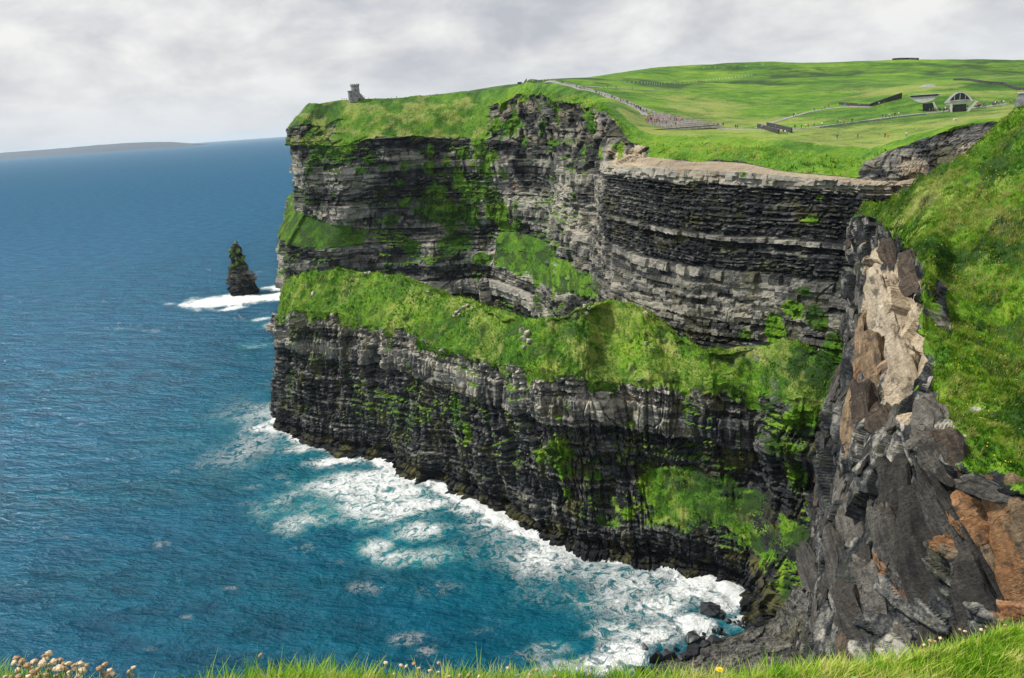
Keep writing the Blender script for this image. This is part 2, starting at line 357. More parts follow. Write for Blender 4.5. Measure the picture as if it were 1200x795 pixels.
led=np.interp(v,[0,.92,1.15,1.85,2.05,6],[0,0,1,1,0,0])[None,:]*right*(.12+1.45*fbm(S/7,Z/6,0*Z,8,4))
lipn=(fbm(S/7,Z/6,0*Z,3,4)-.5)
veg=np.where(v[None,:]<4.9,np.maximum(sstep(Z-(np.interp(u,np.arange(len(KS)),KS[:,3,2])[:,None]+lipn*16-3),-1.2,1.2)*(Vv>2.3),led),1)
veg*=np.where(Vv>5.6,0,1)
buts=(fbm(S/26,Z/70,0*Z,11,3)-.5)*14+(fbm(S/9,Z/13,0*Z,12,2)-.5)*4.5
jo,jc=joints(S,Z,14,4,13,19); jo2,jc2=joints(S,Z,114,2,5,7)
jo3,jc3=joints(S,Z,214,2.2,6.5,46); joint=jo*3.4-1.6*jc+jo2*1.0-.6*jc2+(jo3*2.2-1.5*jc3)
sd,tone,hard,fr=strata(S,Z,21,2.1,dip=-.005,tmin=.8,tmax=4.2)
fine=(fbm(S/1.6,Z/1.6,0*Z,33,2)-.5)*.8
notch=-3.2*sstep(8-Z,0,4)*sstep(Z,-6,3)+3.0*sstep(5.5-Z,0,2.)   # wave-cut foot
disp=(buts+joint+sd+fine+notch*sstep(Z,-9,-2))
edge=1-sstep(veg,.3,.9)
wgt=np.clip(edge+.15,0,1)*sstep(7.-Vv,.9,1.6)
P2=P+nh*(disp*wgt)[...,None]
P2+=nh*((-1.5*(1-edge)+buts*.55)*(1-wgt)*sstep(7.-Vv,1.2,2.2))[...,None]
gb=(fbm(P[...,0]/11,P[...,1]/11,Z/11,41,4)-.5)*7+(fbm(P[...,0]/2.6,P[...,1]/2.6,Z/2.6,42,3)-.5)*2.4
P2[...,2]+=gb*(1-edge)*sstep(6.2-Vv,.2,.9)
led_n=gnormal(P2)[...,2]
mossy=sstep(fbm(S/14,Z/18,0*Z,44,4),.46,.62)
veg=np.maximum(veg,sstep(led_n,.35,.75)*mossy*.70*sstep(Z,10,22))
veg=np.maximum(veg,blobs(P2,[(528,478,6,.62,1.8),(545,510,5,.6,2),(497,490,5,.55,2),(650,540,9,.8,1.3),(662,556,7,.85),(630,535,6,.75),(700,560,5,.7),(660,585,5,.6),(735,600,4,.7),(760,575,7,.85),(612,455,3,.7),(575,435,3,.7),(660,480,3,.5,2),(740,500,3,.5,3),(690,520,3,.45,3),(860,470,6,.7),(900,500,8,.85,1.6),(940,500,9,.9,1.8),(960,470,9,.9),(930,560,6,.7,1.5),(870,520,3,.5,3),(800,480,3,.5,2)],7))
veg*=1-.9*sstep(11-Z,0,5)
veg=np.where((Uu>13)&(Vv<4.3),veg*(1-.45*sstep(Uu,13.5,16.5)*sstep(fbm(S/10,Z/7,P[...,1]/10,47,4),.47,.58)),veg)
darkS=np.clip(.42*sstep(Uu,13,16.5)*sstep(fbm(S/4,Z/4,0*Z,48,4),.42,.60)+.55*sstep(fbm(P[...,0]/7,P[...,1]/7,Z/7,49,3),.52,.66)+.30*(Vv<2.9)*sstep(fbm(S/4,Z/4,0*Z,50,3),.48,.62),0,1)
tone=tone*.75+.25*fbm(S/10,Z/10,0*Z,55,3)
# the topmost bed is a pale blocky sandstone
lipz=np.interp(u,np.arange(len(KS)),KS[:,3,2])[:,None]
cap=sstep(Z-(lipz-11+lipn*5),-2,2)*(1-veg)
tone=np.clip(tone+.34*cap*(.5+fbm(S/5,Z/9,0*Z,77,2)),0,1.3)
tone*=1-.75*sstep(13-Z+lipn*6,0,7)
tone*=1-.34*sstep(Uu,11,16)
cols_sm=((1-edge)>.5)[:-1,:-1].ravel()
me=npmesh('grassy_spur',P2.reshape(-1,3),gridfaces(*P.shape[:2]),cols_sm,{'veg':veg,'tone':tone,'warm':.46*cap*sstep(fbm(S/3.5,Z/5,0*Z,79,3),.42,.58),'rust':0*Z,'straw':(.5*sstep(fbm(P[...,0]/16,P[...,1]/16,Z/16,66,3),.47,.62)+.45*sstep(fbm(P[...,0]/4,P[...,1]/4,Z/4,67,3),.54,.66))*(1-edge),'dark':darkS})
tag(link('grassy_spur',me,M['spur']),'low dark layered rock spur with a sloping bright green grassy top',None,None,'structure')
SPURP,SPURV,SPURN=P2,veg,gnormal(P2)

# ================================================================ tower cliff and bench cliff, with the land behind
MC=[((329,290,800),(352,252,808),(346,172,812),(347,168,814),(352,150,822),(372,121,838)),((345,292,792),(362,254,804),(360,171,806),(361,167,810),(366,148,822),(382,119.5,840)),
 ((385,291,784),(392,262,797),(395,172,796),(396,168,801),(402,143,815),(412,118,838)),((430,288,780),(432,268,790),(442,163,788),(443,159,794),(446,137,810),(452,116,836)),
 ((500,290,772),(500,272,781),(505,162,780),(506,158,786),(508,134,802),(512,112,830)),((550,300,765),(550,276,775),(545,165,772),(546,161,778),(550,132,796),(552,109.5,820)),
 ((585,310,735),(585,270,752),(582,166,748),(583,160,754),(580,124,764),(586,106,780)),((612,325,690),(612,272,722),(612,170,722),(613,158,728),(609,112,735),(612,99,748)),
 ((640,338,600),(638,290,645),(645,173,640),(646,158,648),(632,112,660),(634,97,690)),((668,345,520),(668,306,548),(670,177,535),(671,158,545),(660,120,560),(672,106,600)),
 ((690,350,450),(690,318,470),(693,182,460),(694,163,470),(690,124,490),(700,114,530)),((704,352,395),(704,330,404),(712,192,402),(716,170,412),(717,140,420),(724,130,450)),
 ((716,356,362),(716,340,366),(722,195,372),(735,180,384),(738,165,392),(748,153,410)),((748,364,332),(748,352,334),(755,197,344),(770,186,362),(775,176,368),(785,160,395)),
 ((795,402,312),(795,385,314),(808,199,325),(815,188.5,346),(822,180,351),(840,161,378)),((832,412,302),(835,400,304),(846,201,312),(868,191,331),(876,183,335),(890,164,356)),
 ((882,410,288),(885,398,290),(906,205,292),(918,201,297),(926,191,302),(945,168,330)),((935,405,272),(938,395,273),(970,211,275),(980,207,279),(988,197,284),(1002,174,308)),
 ((1000,425,256),(1005,400,257),(1036,218,264),(1048,212,268),(1054,172,274),(1062,163,284)),((1060,420,250),(1065,400,251),(1085,215,258),(1098,200,262),(1108,154,268),(1116,149,278)),
 ((1130,400,245),(1135,380,246),(1155,195,252),(1165,175,256),(1178,141,262),(1186,136,272)),((1200,400,240),(1205,380,241),(1225,190,246),(1235,165,250),(1250,135,258),(1262,129,266))]
mainK=[[aty(*k) for k in col] for col in MC]
ZC=[(415,118,830),(455,116,880),(500,113,900),(545,110,880),(590,104,840),(620,97,742),(640,95.5,700),(655,97.5,668),
 (670,101,640),(700,108,590),(735,121,520),(757,134,480),(758,146,446),(800,136,500),(842,150,430),(885,152,402),(925,158,372),
 (960,146,425),(1030,137,430),(1090,131,438),(1150,124,445),(1200,118,450),(860,160,372),(960,166,345),(1040,168,320),(1040,158,350),(1100,140,370),
 (800,118,600),(880,128,540),(960,120,570),(1010,128,480),(760,100,760),(850,104,720),(950,100,720),(1040,112,520),(1110,110,470),(1180,108,500),(1110,98,560),
 (690,91,860),(730,84,960),(770,79,1020),(800,79,1080),(860,76,1120),(930,74.5,1120),(1000,70,1080),(1060,68,1050),(1130,70,1050),(1200,71,1050),(1300,72,1000),
 (850,88,920),(950,86,900),(1060,84,850),(1160,84,820),(1250,90,800)]
zc=[aty(*k) for k in ZC]
for r in mainK: zc+=[r[4],r[5]]
zc=np.vstack([np.array(zc),np.array([(-350,1500,150),(0,1500,170),(-200,1200,190),(200,1500,205),(600,1700,200),(1000,1600,200),(1400,1300,195),(300,250,172),(500,300,178),(800,500,200),(1500,800,210),(0,1150,200)],float)])
_n=len(zc); _A=np.zeros((_n+3,_n+3)); _A[:_n,:_n]=-np.linalg.norm(zc[:,None,:2]-zc[None,:,:2],axis=2)+np.eye(_n)*2
_A[:_n,_n]=1; _A[:_n,_n+1:]=zc[:,:2]/500; _A[_n,:_n]=1; _A[_n+1:,:_n]=(zc[:,:2]/500).T
_w=np.linalg.solve(_A,np.r_[zc[:,2],0,0,0])
def zt(x,y):
    """height of the plateau"""
    x=np.asarray(x,float); y=np.asarray(y,float); sh=x.shape; x=x.ravel(); y=y.ravel(); out=np.empty(len(x))
    for i in range(0,len(x),40000):
        a=x[i:i+40000]; b=y[i:i+40000]; d=np.hypot(a[:,None]-zc[:,0],b[:,None]-zc[:,1])
        out[i:i+40000]=-d@_w[:-3]+_w[-3]+a/500*_w[-2]+b/500*_w[-1]
    return out.reshape(sh)
INL=[88,88,86,84,82,80,76,68,62,55,50,46,43,42,40,38,36,33,28,24,20,15]
rows=[]
for i,(r,ang) in enumerate(zip(mainK,INL)):
    r=[q.copy() for q in r]; a=math.radians(ang); inl=np.array([math.cos(a),math.sin(a),0])
    base=r[0].copy(); out=r[0]-r[3]; out[2]=0; base+=out/(np.linalg.norm(out)+1e-6)*6; base[2]=-5
    k=[base]+r
    for d in (30,90,220,480,900,1500):
        q=r[5]+inl*d; q[2]=0; k.append(q)
    rows.append(k)
rows=np.array(rows)
w1=rows[0].copy(); w1[:7,0]*=1.33; w1[:7,1]*=1.36; w2_=rows[0].copy(); w2_[:7,0]*=1.72; w2_[:7,1]*=1.80
for wv_ in (w1,w2_):
    for j in range(7,13): wv_[j]=wv_[6]+np.array([0,(30,90,220,480,900,1500)[j-7]*.8,0])
KM=np.concatenate([[w2_,w1],rows])
nc=[14,40,22,46,52,66,56,44,40,44,44,44,42,30,44,56,48,62,62,56,34,22,14]
nr=[58,30,118,8,26,30, 16,16,20,24,24,16]
P,u,v=loft(KM,nc,nr)
Vv=v[None,:]+0*P[...,0]; Uu=u[:,None]-2+0*Vv
pl=Vv>6
zpl=zt(P[...,0],P[...,1])
dd=np.clip((Vv-6)/1.0,0,1)
r6z=P[:,np.searchsorted(v,6.0),2][:,None]; r6p=zt(P[:,np.searchsorted(v,6.0),0],P[:,np.searchsorted(v,6.0),1])[:,None]
P[...,2]=np.where(pl,zpl+(r6z-r6p)*(1-sstep(dd,0,1)),P[...,2])
n=blur(gnormal(P),5); nh=n.copy(); nh[...,2]*=.12; nh/=np.linalg.norm(nh,axis=2,keepdims=True)+1e-9
mid=int(np.argmin(abs(v-2.6)))
s=np.r_[0,np.cumsum(np.linalg.norm(np.diff(P[:,mid,:2],axis=0),axis=1))]; S=s[:,None]+0*Vv; Z=P[...,2].copy()
far=sstep(13-Uu,0,4)       # 1 on the tower side, 0 on the bench side
sd1,t1,h1,f1=strata(S,Z,61,3.6,dip=.0,tmin=1.6,tmax=6.5); sd2,t2,h2,f2=strata(S,Z,62,2.0,dip=.012,tmin=.6,tmax=3.4)
sd=sd1*far+sd2*(1-far); tone=t1*far+t2*(1-far)
edgeL=sstep(2.2-Uu,0,2.0)
buts=(fbm(S/48,Z/90,0*Z,71,3)-.5-.12*edgeL)*(10+12*far)*(1-.45*edgeL)-4.5*edgeL+(vn(S/15,Z/60,0*Z,72)-.5)*(2.5+4*far)
jo,jc=joints(S,Z,74,6,22,26); joint=(jo*(.9+2.6*far)-(.35+.9*far)*jc)
fine=(fbm(S/2,Z/2,0*Z,78,2)-.5)*1.1
fc,fid,fcr=facets(P,(11,11,9),81,.9,4.2); fc2,_,_=facets(P,(4.5,4.5,3.5),85,.9,1.6)
# grass / rock by zone
zonek=np.interp(v,[0,1,1.02,2,2.05,3.02,3.1,4,4.05,5,5.02,12],[0,0,.8,.8,0,0,.45,.45,.5,.5,1,1])[None,:]+0*Vv
n1=fbm(P[...,0]/15,P[...,1]/15,Z/9,91,4); 
slope_t=(Uu<5.6)*sstep(5.9-Uu,0,.5)
veg=np.zeros_like(Z)
towergrass=sstep(6.0-Uu,0,.6)                 # grassy steep slope under the tower
top=sstep(Vv+(n1-.5)*.5,4.98,5.06)
veg=np.maximum(veg,top)
veg=np.maximum(veg,towergrass*sstep(Vv+(n1-.5)*1.6,3.35,3.75)*(.30+.8*sstep(Uu,1.0,3.0)))
terr=((Vv>1.0)&(Vv<2.0)).astype(float)
veg=np.maximum(veg,blur(terr,2)*sstep(3.2-Uu,0,.6))                      # terrace low on the tower cliff
veg=np.maximum(veg,blur(terr,3)*sstep(Uu,5.4,6.3)*sstep(10.9-Uu,0,.7)*(.25+n1*1.1))   # slope in the back of the bay
bankv=sstep(Uu,12.2,13.0)*sstep(17.6-Uu,0,.5)
veg=np.maximum(veg,bankv*sstep(Vv+(n1-.5)*.25,4.0,4.1))
benchtop=((Vv>3)&(Vv<4)).astype(float)*sstep(Uu,10.6,11.6)
veg*=1-benchtop*sstep(15.6-Uu,0,1.)
steep=((Vv<3.0)|((Vv>=4)&(Vv<5))).astype(float); steep=blur(steep,1)
rockw=np.clip(1-sstep(veg,.35,.9),0,1)
upper=sstep(Vv,3.05,3.3)*sstep(5.15-Vv,0,.2)   # earthy crag above the bench
w_str=rockw*(1-upper*.8)*sstep(6.2-Vv,0,1)
P2=P+nh*((sd+joint+fine)*w_str+buts*sstep(5.6-Vv,0,1.2)*(1-benchtop)*(.35+.65*sstep(4-Vv,0,1)) + (fc*1.15+fc2*.45)*upper*rockw*sstep(13.5-Uu,0,1.5)*.9+(fc2*.8+fc*.25)*upper*rockw*sstep(Uu,16.8,17.6))[...,None]
gb=(fbm(P[...,0]/90,P[...,1]/90,0*Z,92,3)-.5)*np.where(pl,14*sstep(P[...,1],560,900),0)+(fbm(P[...,0]/26,P[...,1]/26,0*Z,93,4)-.5)*np.where(pl,1.0+2.0*sstep(P[...,1],600,900),6)+(fbm(P[...,0]/5,P[...,1]/5,Z/5,94,3)-.5)*np.where(pl,.6,2.4)
P2[...,2]+=gb*(1-rockw)*np.where(pl,.55,1)
N2=gnormal(P2)
mossy=sstep(fbm(S/30,Z/26,0*Z,95,4)+.05*sstep(5-Uu,0,3),.42,.58)
veg=np.maximum(veg,sstep(N2[...,2],.3,.7)*mossy*.9*far*(Vv<4)*sstep(11-Uu,0,2))
BL=[(370,150,14,.85),(365,180,11,.7),(356,200,9,.6),(395,185,13,.65,.6),(420,205,8,.55,.5),(460,215,9,.6,.7),(470,235,10,.7,.8),(498,200,8,.6,1.6),(505,232,17,1.05),(520,255,20,1.1),(545,250,17,1.05),(560,222,12,.85),(575,245,16,1.,1.4),(530,285,19,1.05,.6),(480,285,13,.8,.6),(455,262,11,.8,.7),(490,250,12,.8),(535,215,11,.75,1.5),(500,180,9,.6),(470,195,9,.6),(590,285,17,.95),(610,300,18,.98),(640,298,15,.98),(655,318,11,.95),(625,325,11,.9),(560,300,13,.85,.6),(600,245,8,.6),(360,272,11,.98),(340,270,9,.95),(400,272,11,.98),(352,215,6,.5),(385,228,7,.5,.5),(550,195,8,.6,.5),(540,178,12,.7,.6),(572,180,10,.8),(585,205,6,.55,1.5),(525,175,9,.5,.5),
    (945,255,5,.75,.5),(955,235,4,.55,.5),(900,222,3,.4),(940,345,6,.6,.5),(925,365,7,.7,.6),(955,375,7,.8),(900,385,7,.85),(870,395,4,.6),(975,400,6,.9),(840,385,3,.4),(800,205,3,.5,.6),(865,205,3.5,.6,.6),(905,395,6,.8),(680,176,6,.5),(640,165,7,.55),(660,165,6,.5),(610,165,7,.6)]
BL+=[(556,170,12,.95,1.6),(566,200,11,.9,1.8),(552,225,12,.9,1.4),(585,255,13,.95,1.3),(600,265,10,.85),(372,165,13,.9),(385,175,12,.8),(405,165,12,.8),(360,160,12,.9),(430,185,10,.6,.6),(450,200,9,.6,.6),(575,145,9,.85),(520,200,9,.7,1.6)]
veg=np.maximum(veg,blobs(P2,BL,97)*1.08*(Vv<4.9))
warm=benchtop*.8+.25*sstep(tone,.72,.9)*(1-upper)
warm=np.maximum(warm,blobs(P2,[(748,170,9,.75),(735,180,7,.7),(772,178,9,.7),(800,196,6,.6),(1070,190,7,.55),(1140,175,6,.5)],98)*(1-veg))
rust=blobs(P2,[(500,207,6,.5),(600,220,9,.6,.6),(585,212,8,.5,.5),(560,228,6,.45)],99)*.8
tone=np.clip(tone*.8+.2*fbm(S/14,Z/14,0*Z,96,3),0,1.2)
pal=sstep(fbm(S/60,Z/22,0*Z,101,3),.46,.62)
tone=tone+far*.34*pal-.03*far*(1-pal)
wallL=sstep(Uu,6.6,7.6)*sstep(11.4-Uu,0,.6)     # wall running away behind the prow, sunlit paleness painted into its tone
tone=np.clip(tone+.10*wallL*(Vv<3),0,1.3)
liph=P[:,np.searchsorted(v,3.0),2][:,None]
capb=sstep(Z-(liph-4.5+(n1-.5)*3),-.6,.6)*(Vv<3.05)*sstep(Uu,10.3,11.2)
tone=np.clip(tone+.38*capb,0,1.3); warm=np.maximum(warm,.42*capb*n1*2)
tone=np.where(upper>.5,.20+.45*fid*fcr+.35*(fbm(P[...,0]/14,P[...,1]/14,Z/10,107,3)-.3),tone); warm=np.maximum(warm,.5*upper*sstep(n1,.48,.62)*(Uu<12))
veg=np.maximum(veg,upper*.8*sstep(fbm(S/12,Z/14,0*Z,108,3),.54,.66)*(Uu<12))
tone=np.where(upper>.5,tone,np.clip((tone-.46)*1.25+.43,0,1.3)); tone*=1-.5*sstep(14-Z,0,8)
meadow=sstep(fbm(P[...,0]/70,P[...,1]/70,0*Z,103,3),.45,.62)
straw=np.where(pl,.62*meadow*sstep(760-P[...,1],0,200)+.25*sstep(fbm(P[...,0]/25,P[...,1]/25,0*Z,104,3),.5,.65),.75*towergrass*sstep(n1,.42,.6)*(Vv>3.2))
hillp=pl*sstep(P[...,1],560,760)
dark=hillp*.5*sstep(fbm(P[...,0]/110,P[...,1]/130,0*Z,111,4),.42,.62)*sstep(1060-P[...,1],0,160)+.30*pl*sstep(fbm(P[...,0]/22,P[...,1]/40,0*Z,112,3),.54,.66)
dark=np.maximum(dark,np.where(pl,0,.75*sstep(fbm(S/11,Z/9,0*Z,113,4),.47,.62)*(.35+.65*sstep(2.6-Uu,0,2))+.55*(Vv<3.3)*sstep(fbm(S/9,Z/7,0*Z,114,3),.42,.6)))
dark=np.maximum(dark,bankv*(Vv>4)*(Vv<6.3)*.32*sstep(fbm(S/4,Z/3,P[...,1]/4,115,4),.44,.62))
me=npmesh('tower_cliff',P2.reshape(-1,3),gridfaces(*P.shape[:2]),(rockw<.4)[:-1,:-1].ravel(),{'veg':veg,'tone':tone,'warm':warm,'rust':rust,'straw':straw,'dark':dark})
tag(link('tower_cliff',me,M['far']),'tall layered sea cliffs with green plateau and hill behind them',None,None,'structure')
MAINP,MAINV,MAINN=P2,veg,N2
from mathutils.bvhtree import BVHTree
def bvh_of(me): return BVHTree.FromPolygons([tuple(x) for x in np.array([vv.co[:] for vv in me.vertices])],[tuple(p_.vertices) for p_ in me.polygons])
_i6=int(np.searchsorted(v,4.0))
_sub=P2[::1,_i6:]; PLB=BVHTree.FromPolygons(_sub.reshape(-1,3).tolist(),gridfaces(*_sub.shape[:2]).tolist())
def hit(px,py):
    """where a sight line meets the land behind the cliffs"""
    for k in range(24):
        d=Vector(ray(px,py+k*.4)).normalized(); r=PLB.ray_cast(Vector(CAMPOS),d,4000)
        if r[0] is not None: return np.array(r[0])
def ground(x,y):
    r=PLB.ray_cast(Vector((x,y,600)),Vector((0,0,-1)),900); return r[0].z if r[0] is not None else float(zt(np.array([x]),np.array([y]))[0])
# ================================================================ near headland on the right
NH=[ # lip, grass, ridge | drop to the middle, run-out there, facing
 ((1008,250,246),(1010,247,249),(1012,243,251)),((1030,258,222),(1035,240,226),(1040,229,229)),((1062,284,190),(1068,250,202),(1072,210,214)),
 ((1084,325,160),(1100,270,182),(1110,191,212)),((1092,430,136),(1120,320,168),(1150,166,212)),((1100,497,118),(1150,350,158),(1195,134,210)),
 ((1132,545,106),(1190,400,145),(1240,110,205)),((1200,580,98),(1270,420,135),(1320,90,195)),((1360,640,88),(1400,420,118),(1450,60,170))]
DR=[(0,0,0,0),(0,0,0,0),(45,.30,-.95,.30),(36,.36,-.96,.27),(30,.42,-.98,.15),(26,.34,-.99,-.05),(22,.24,-.80,-.60),(20,.20,-.62,-.78),(20,.20,-.55,-.83)]
rows=[]
for i,(c,dr) in enumerate(zip(NH,DR)):
    q=[aty(*k) for k in c]
    if i<2:
        md=aty(*((978,520,250),(985,470,232))[i]); b0=aty(*((905,690,258),(930,720,240))[i]); vb=b0*.75+md*.25
    else:
        o=np.array([dr[2],dr[3],0.]); md=q[0]+o*dr[0]*dr[1]; md[2]-=dr[0]
        zb_=max(180-.98*math.hypot(md[0],md[1]),8); dz=md[2]-zb_; vb=md+o*((.08,.08,.08,.10,.13,.16,.18,.18,.18)[i]*dz); vb[2]=zb_; b0=vb+o*(.06*zb_)
    b0=b0.copy(); b0[2]=-5
    rows.append([b0,vb,md,q[0],q[1],q[2],q[2]+np.array([10,26,-9.])])
    if False: print(i,proj(md),proj(vb))
rows=np.array(rows)
bk=rows[0]+np.array([[18,12,0],[17,11,0],[14,10,0],[11,9,-2],[12,10,-2],[12,12,-4],[12,12,-4.]])
KN=np.concatenate([[bk],rows])
P,u,v=loft(KN,[18,76,90,100,100,90,80,70,20],[22,165,150,105,96,8])
v=v-1; Vv=v[None,:]+0*P[...,0]; Uu=u[:,None]-1+0*Vv; Z=P[...,2].copy()
n=blur(gnormal(P),8); nh=n.copy(); nh[...,2]*=.8; nh/=np.linalg.norm(nh,axis=2,keepdims=True)
# slabs dip steeply to the right and towards us: rotate the stone grid
ax=Matrix.Rotation(math.radians(32),3,'Y')@Matrix.Rotation(math.radians(-18),3,'X'); Q=P@np.array(ax).T
nearw=sstep(Uu,2.2,5.5)
f1,i1,c1=facets(Q,(15,22,9),201,1.0,6.5); f2,i2,c2=facets(Q,(7,11,3.6),205,1.1,2.6); f3,i3,c3=facets(Q,(2.6,4.2,1.3),209,1.1,.75); i4=i3
sm=np.clip(1.25*blobs(P,[(1036,345,13,1.),(1042,380,12,1.),(1046,410,12,1.),(1050,440,10,1.),(1053,465,8,1.),(1028,325,8,.9),(1130,610,6,.9),(1185,650,8,.9),(1190,700,6,.8)],220),0,1)       # smooth pale slab
big=(fbm(P[...,0]/30,P[...,1]/30,Z/45,222,3)-.5)*12
mask_lip=sstep(Vv+(fbm(P[...,0]/5,P[...,1]/5,Z/5,224,4)-.5)*.16,1.97,2.05)
lay=strata(Q[...,0]*.7+Q[...,1]*.7,Q[...,2]*1.0,231,.9,tmin=.8,tmax=3)
disp=big*(1-.3*nearw)+(f1*.45+f2*.45*(1-.8*sm)+f3*.28*(1-.85*sm)*(.25+1.0*sstep(fbm(P[...,0]/9,P[...,1]/9,Z/9,227,2),.42,.6)))
disp-=2.2*sm
P2=P+nh*(disp*(1-mask_lip)*sstep(Z,-6,4))[...,None]
P2+=n*((big*.35+f1*.18)*mask_lip*sstep(5-Vv,0,.8)*np.where(Vv<2.2,1,.6))[...,None]
gb=(fbm(P[...,0]/14,P[...,1]/14,0*Z,241,4)-.5)*8.0+(fbm(P[...,0]/2.6,P[...,1]/2.6,0*Z,242,3)-.5)*2.3+(fbm(P[...,0]/.7,P[...,1]/.7,0*Z,243,2)-.5)*.3*sstep(Uu,3,5)
P2[...,2]+=gb*mask_lip*sstep(5-Vv,0,.3)
N2=gnormal(P2)
veg=mask_lip*1.0
# bare earth and stones along the edge
earth=blobs(P2,[(1055,300,5,.9),(1078,335,3.5,.85),(1086,372,2.5,.8),(1088,420,2.4,.9),(1094,455,2.4,.9),(1108,492,2.2,.9),(1140,478,1.8,.9),(1128,512,2.2,.85),(1160,556,2,.8)],251)
soil=sstep(Vv+(fbm(P[...,0]/4,P[...,1]/4,Z/4,254,3)-.5)*.35,1.62,1.9)*(1-mask_lip)
veg=np.clip(veg-earth*1.1*sstep(fbm(P[...,0]/1.6,P[...,1]/1.6,Z/1.6,253,3),.38,.55),0,1)
veg=np.maximum(veg,blobs(P2,[(1070,520,1.2,.6),(1102,520,1.2,.75),(1068,455,1.0,.65),(1085,405,2.5,.6),(1120,545,1,.5)],252))
tone=np.clip(.06+.44*i2*c2+.26*i3*c3+.14*lay[1]+.20*i1,0,1.1)
tone*=.55+.55*fbm(P[...,0]/12,P[...,1]/12,Z/12,255,3)
low=sstep(110-Z,0,40)*sstep(Uu,2,3.5)
tone=np.clip(tone+.22*earth*i4,0,1); tone=tone*(1-soil)+soil*(.05+.75*i3*i3*c3)
warm=np.maximum(sm*.95*(1-sstep(Uu,4.6,5.2)),blobs(P2,[(1020,310,7,.75),(1015,345,6,.65),(1065,480,4,.7),(1090,560,2,.4),(1130,500,1.8,.7),(1150,660,1.6,.55),(1135,700,2,.45),(1160,700,1.5,.5),(1188,590,1.2,.5)],256))
rust=blobs(P2,[(1003,395,7,.5),(1008,425,8,.6),(1003,455,6,.5),(995,490,6,.5),(1022,430,5,.55),(1130,605,3.6,1.),(1115,600,2.6,1.),(1145,615,2.6,.95),(1130,640,2.6,.8),(1180,640,5,.95),(1190,680,4.4,.9),(1170,610,3.2,.85),(1195,620,3.2,.9),(1185,720,3.2,.7),(1025,660,3,.55),(1050,690,3,.45),(1105,480,1.5,.5)],257)
warm=np.maximum(warm,blobs(P2,[(1185,660,2.,.6),(1195,700,2,.6)],258)*.8)
straw=.5*sstep(fbm(P[...,0]/10,P[...,1]/10,0*Z,261,3),.5,.64)+.55*blobs(P2,[(1060,232,10,1),(1090,215,10,.8),(1030,243,8,.8)],262)
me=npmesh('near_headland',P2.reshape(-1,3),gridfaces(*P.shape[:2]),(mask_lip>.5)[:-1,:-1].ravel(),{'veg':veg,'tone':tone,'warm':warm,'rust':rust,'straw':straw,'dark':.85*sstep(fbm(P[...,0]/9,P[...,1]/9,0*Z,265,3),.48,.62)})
tag(link('near_headland',me,M['near']),'steep grassy headland on the right with broken tan, rust and grey rock below',None,None,'structure')
NEARP,NEARV,NEARN=P2,veg,N2
# ---- slabs: the bedding broken into separate leaning plates
def slab_mat(name,c0,c1,c2,c3):
    m,N,b=mat(name); oc=N.new('ShaderNodeTexCoord').outputs['Object']; ob=N.new('ShaderNodeObjectInfo')
    pp=N.vadd(oc,N.vmul(ob.outputs['Location'],(.37,.53,.71)))
    wp=N.pos(); g=N.noise(N.vmul(pp,(1.6,7.,9.)),1.0,9,.68); f=N.noise(wp,1.9,9,.72); k=N.noise(wp,.22,4,.55)
    v=N.math('ADD',N.math('MULTIPLY',g,.50),N.math('ADD',N.math('MULTIPLY',f,.38),N.math('ADD',N.math('MULTIPLY',k,.35),N.math('MULTIPLY',N.math('SUBTRACT',ob.outputs['Random'],.5),.16))))
    col=N.ramp(v,[(.42,c0),(.56,c1),(.68,c2),(.84,c3)]); 
    st_=N.rng(N.noise(wp,.35,7,.7),.50,.64); col=N.mix(N.math('MULTIPLY',st_,.8),col,N.mix(f,(.012,.012,.012),(.09,.075,.058)))
    wn_=N.new('ShaderNodeTexNoise'); N.put(wn_.inputs['Vector'],wp); wn_.inputs['Scale'].default_value=.45; wn_.inputs['Detail'].default_value=5; wcol_=wn_.outputs[1]
    rs_=N.new('ShaderNodeMapping'); N.put(rs_.inputs[0],wp); rs_.inputs['Rotation'].default_value=(.5,.55,.2); wq=N.vadd(N.vmul(rs_.outputs[0],(.10,.14,.60)),N.vmul(wcol_,(.9,.9,.9)))
    vd=N.voro(wq,1.0,'DISTANCE_TO_EDGE'); crk=N.math('MULTIPLY',N.rng(vd,.0,.035,.7,0.),N.rng(N.noise(wp,.22,5,.65),.50,.62)); col=N.mix(crk,col,(.008,.007,.006))
    bed=N.noise(N.vadd(N.vmul(rs_.outputs[0],(.35,.35,1.7)),N.vmul(wcol_,(.8,.8,.8))),1.0,6,.66); col=N.mix(N.rng(bed,.36,.58,.35,0.),col,N.mix(.55,col,(.006,.006,.006)))
    N.put(b.inputs['Base Color'],col); b.inputs['Roughness'].default_value=.8; b.inputs['Specular IOR Level'].default_value=.3
    N.put(b.inputs['Normal'],N.bump(N.math('ADD',N.math('ADD',g,N.math('MULTIPLY',bed,.8)),N.math('SUBTRACT',N.math('MULTIPLY',f,1.2),N.math('MULTIPLY',crk,.8))),.8,.5)); return m
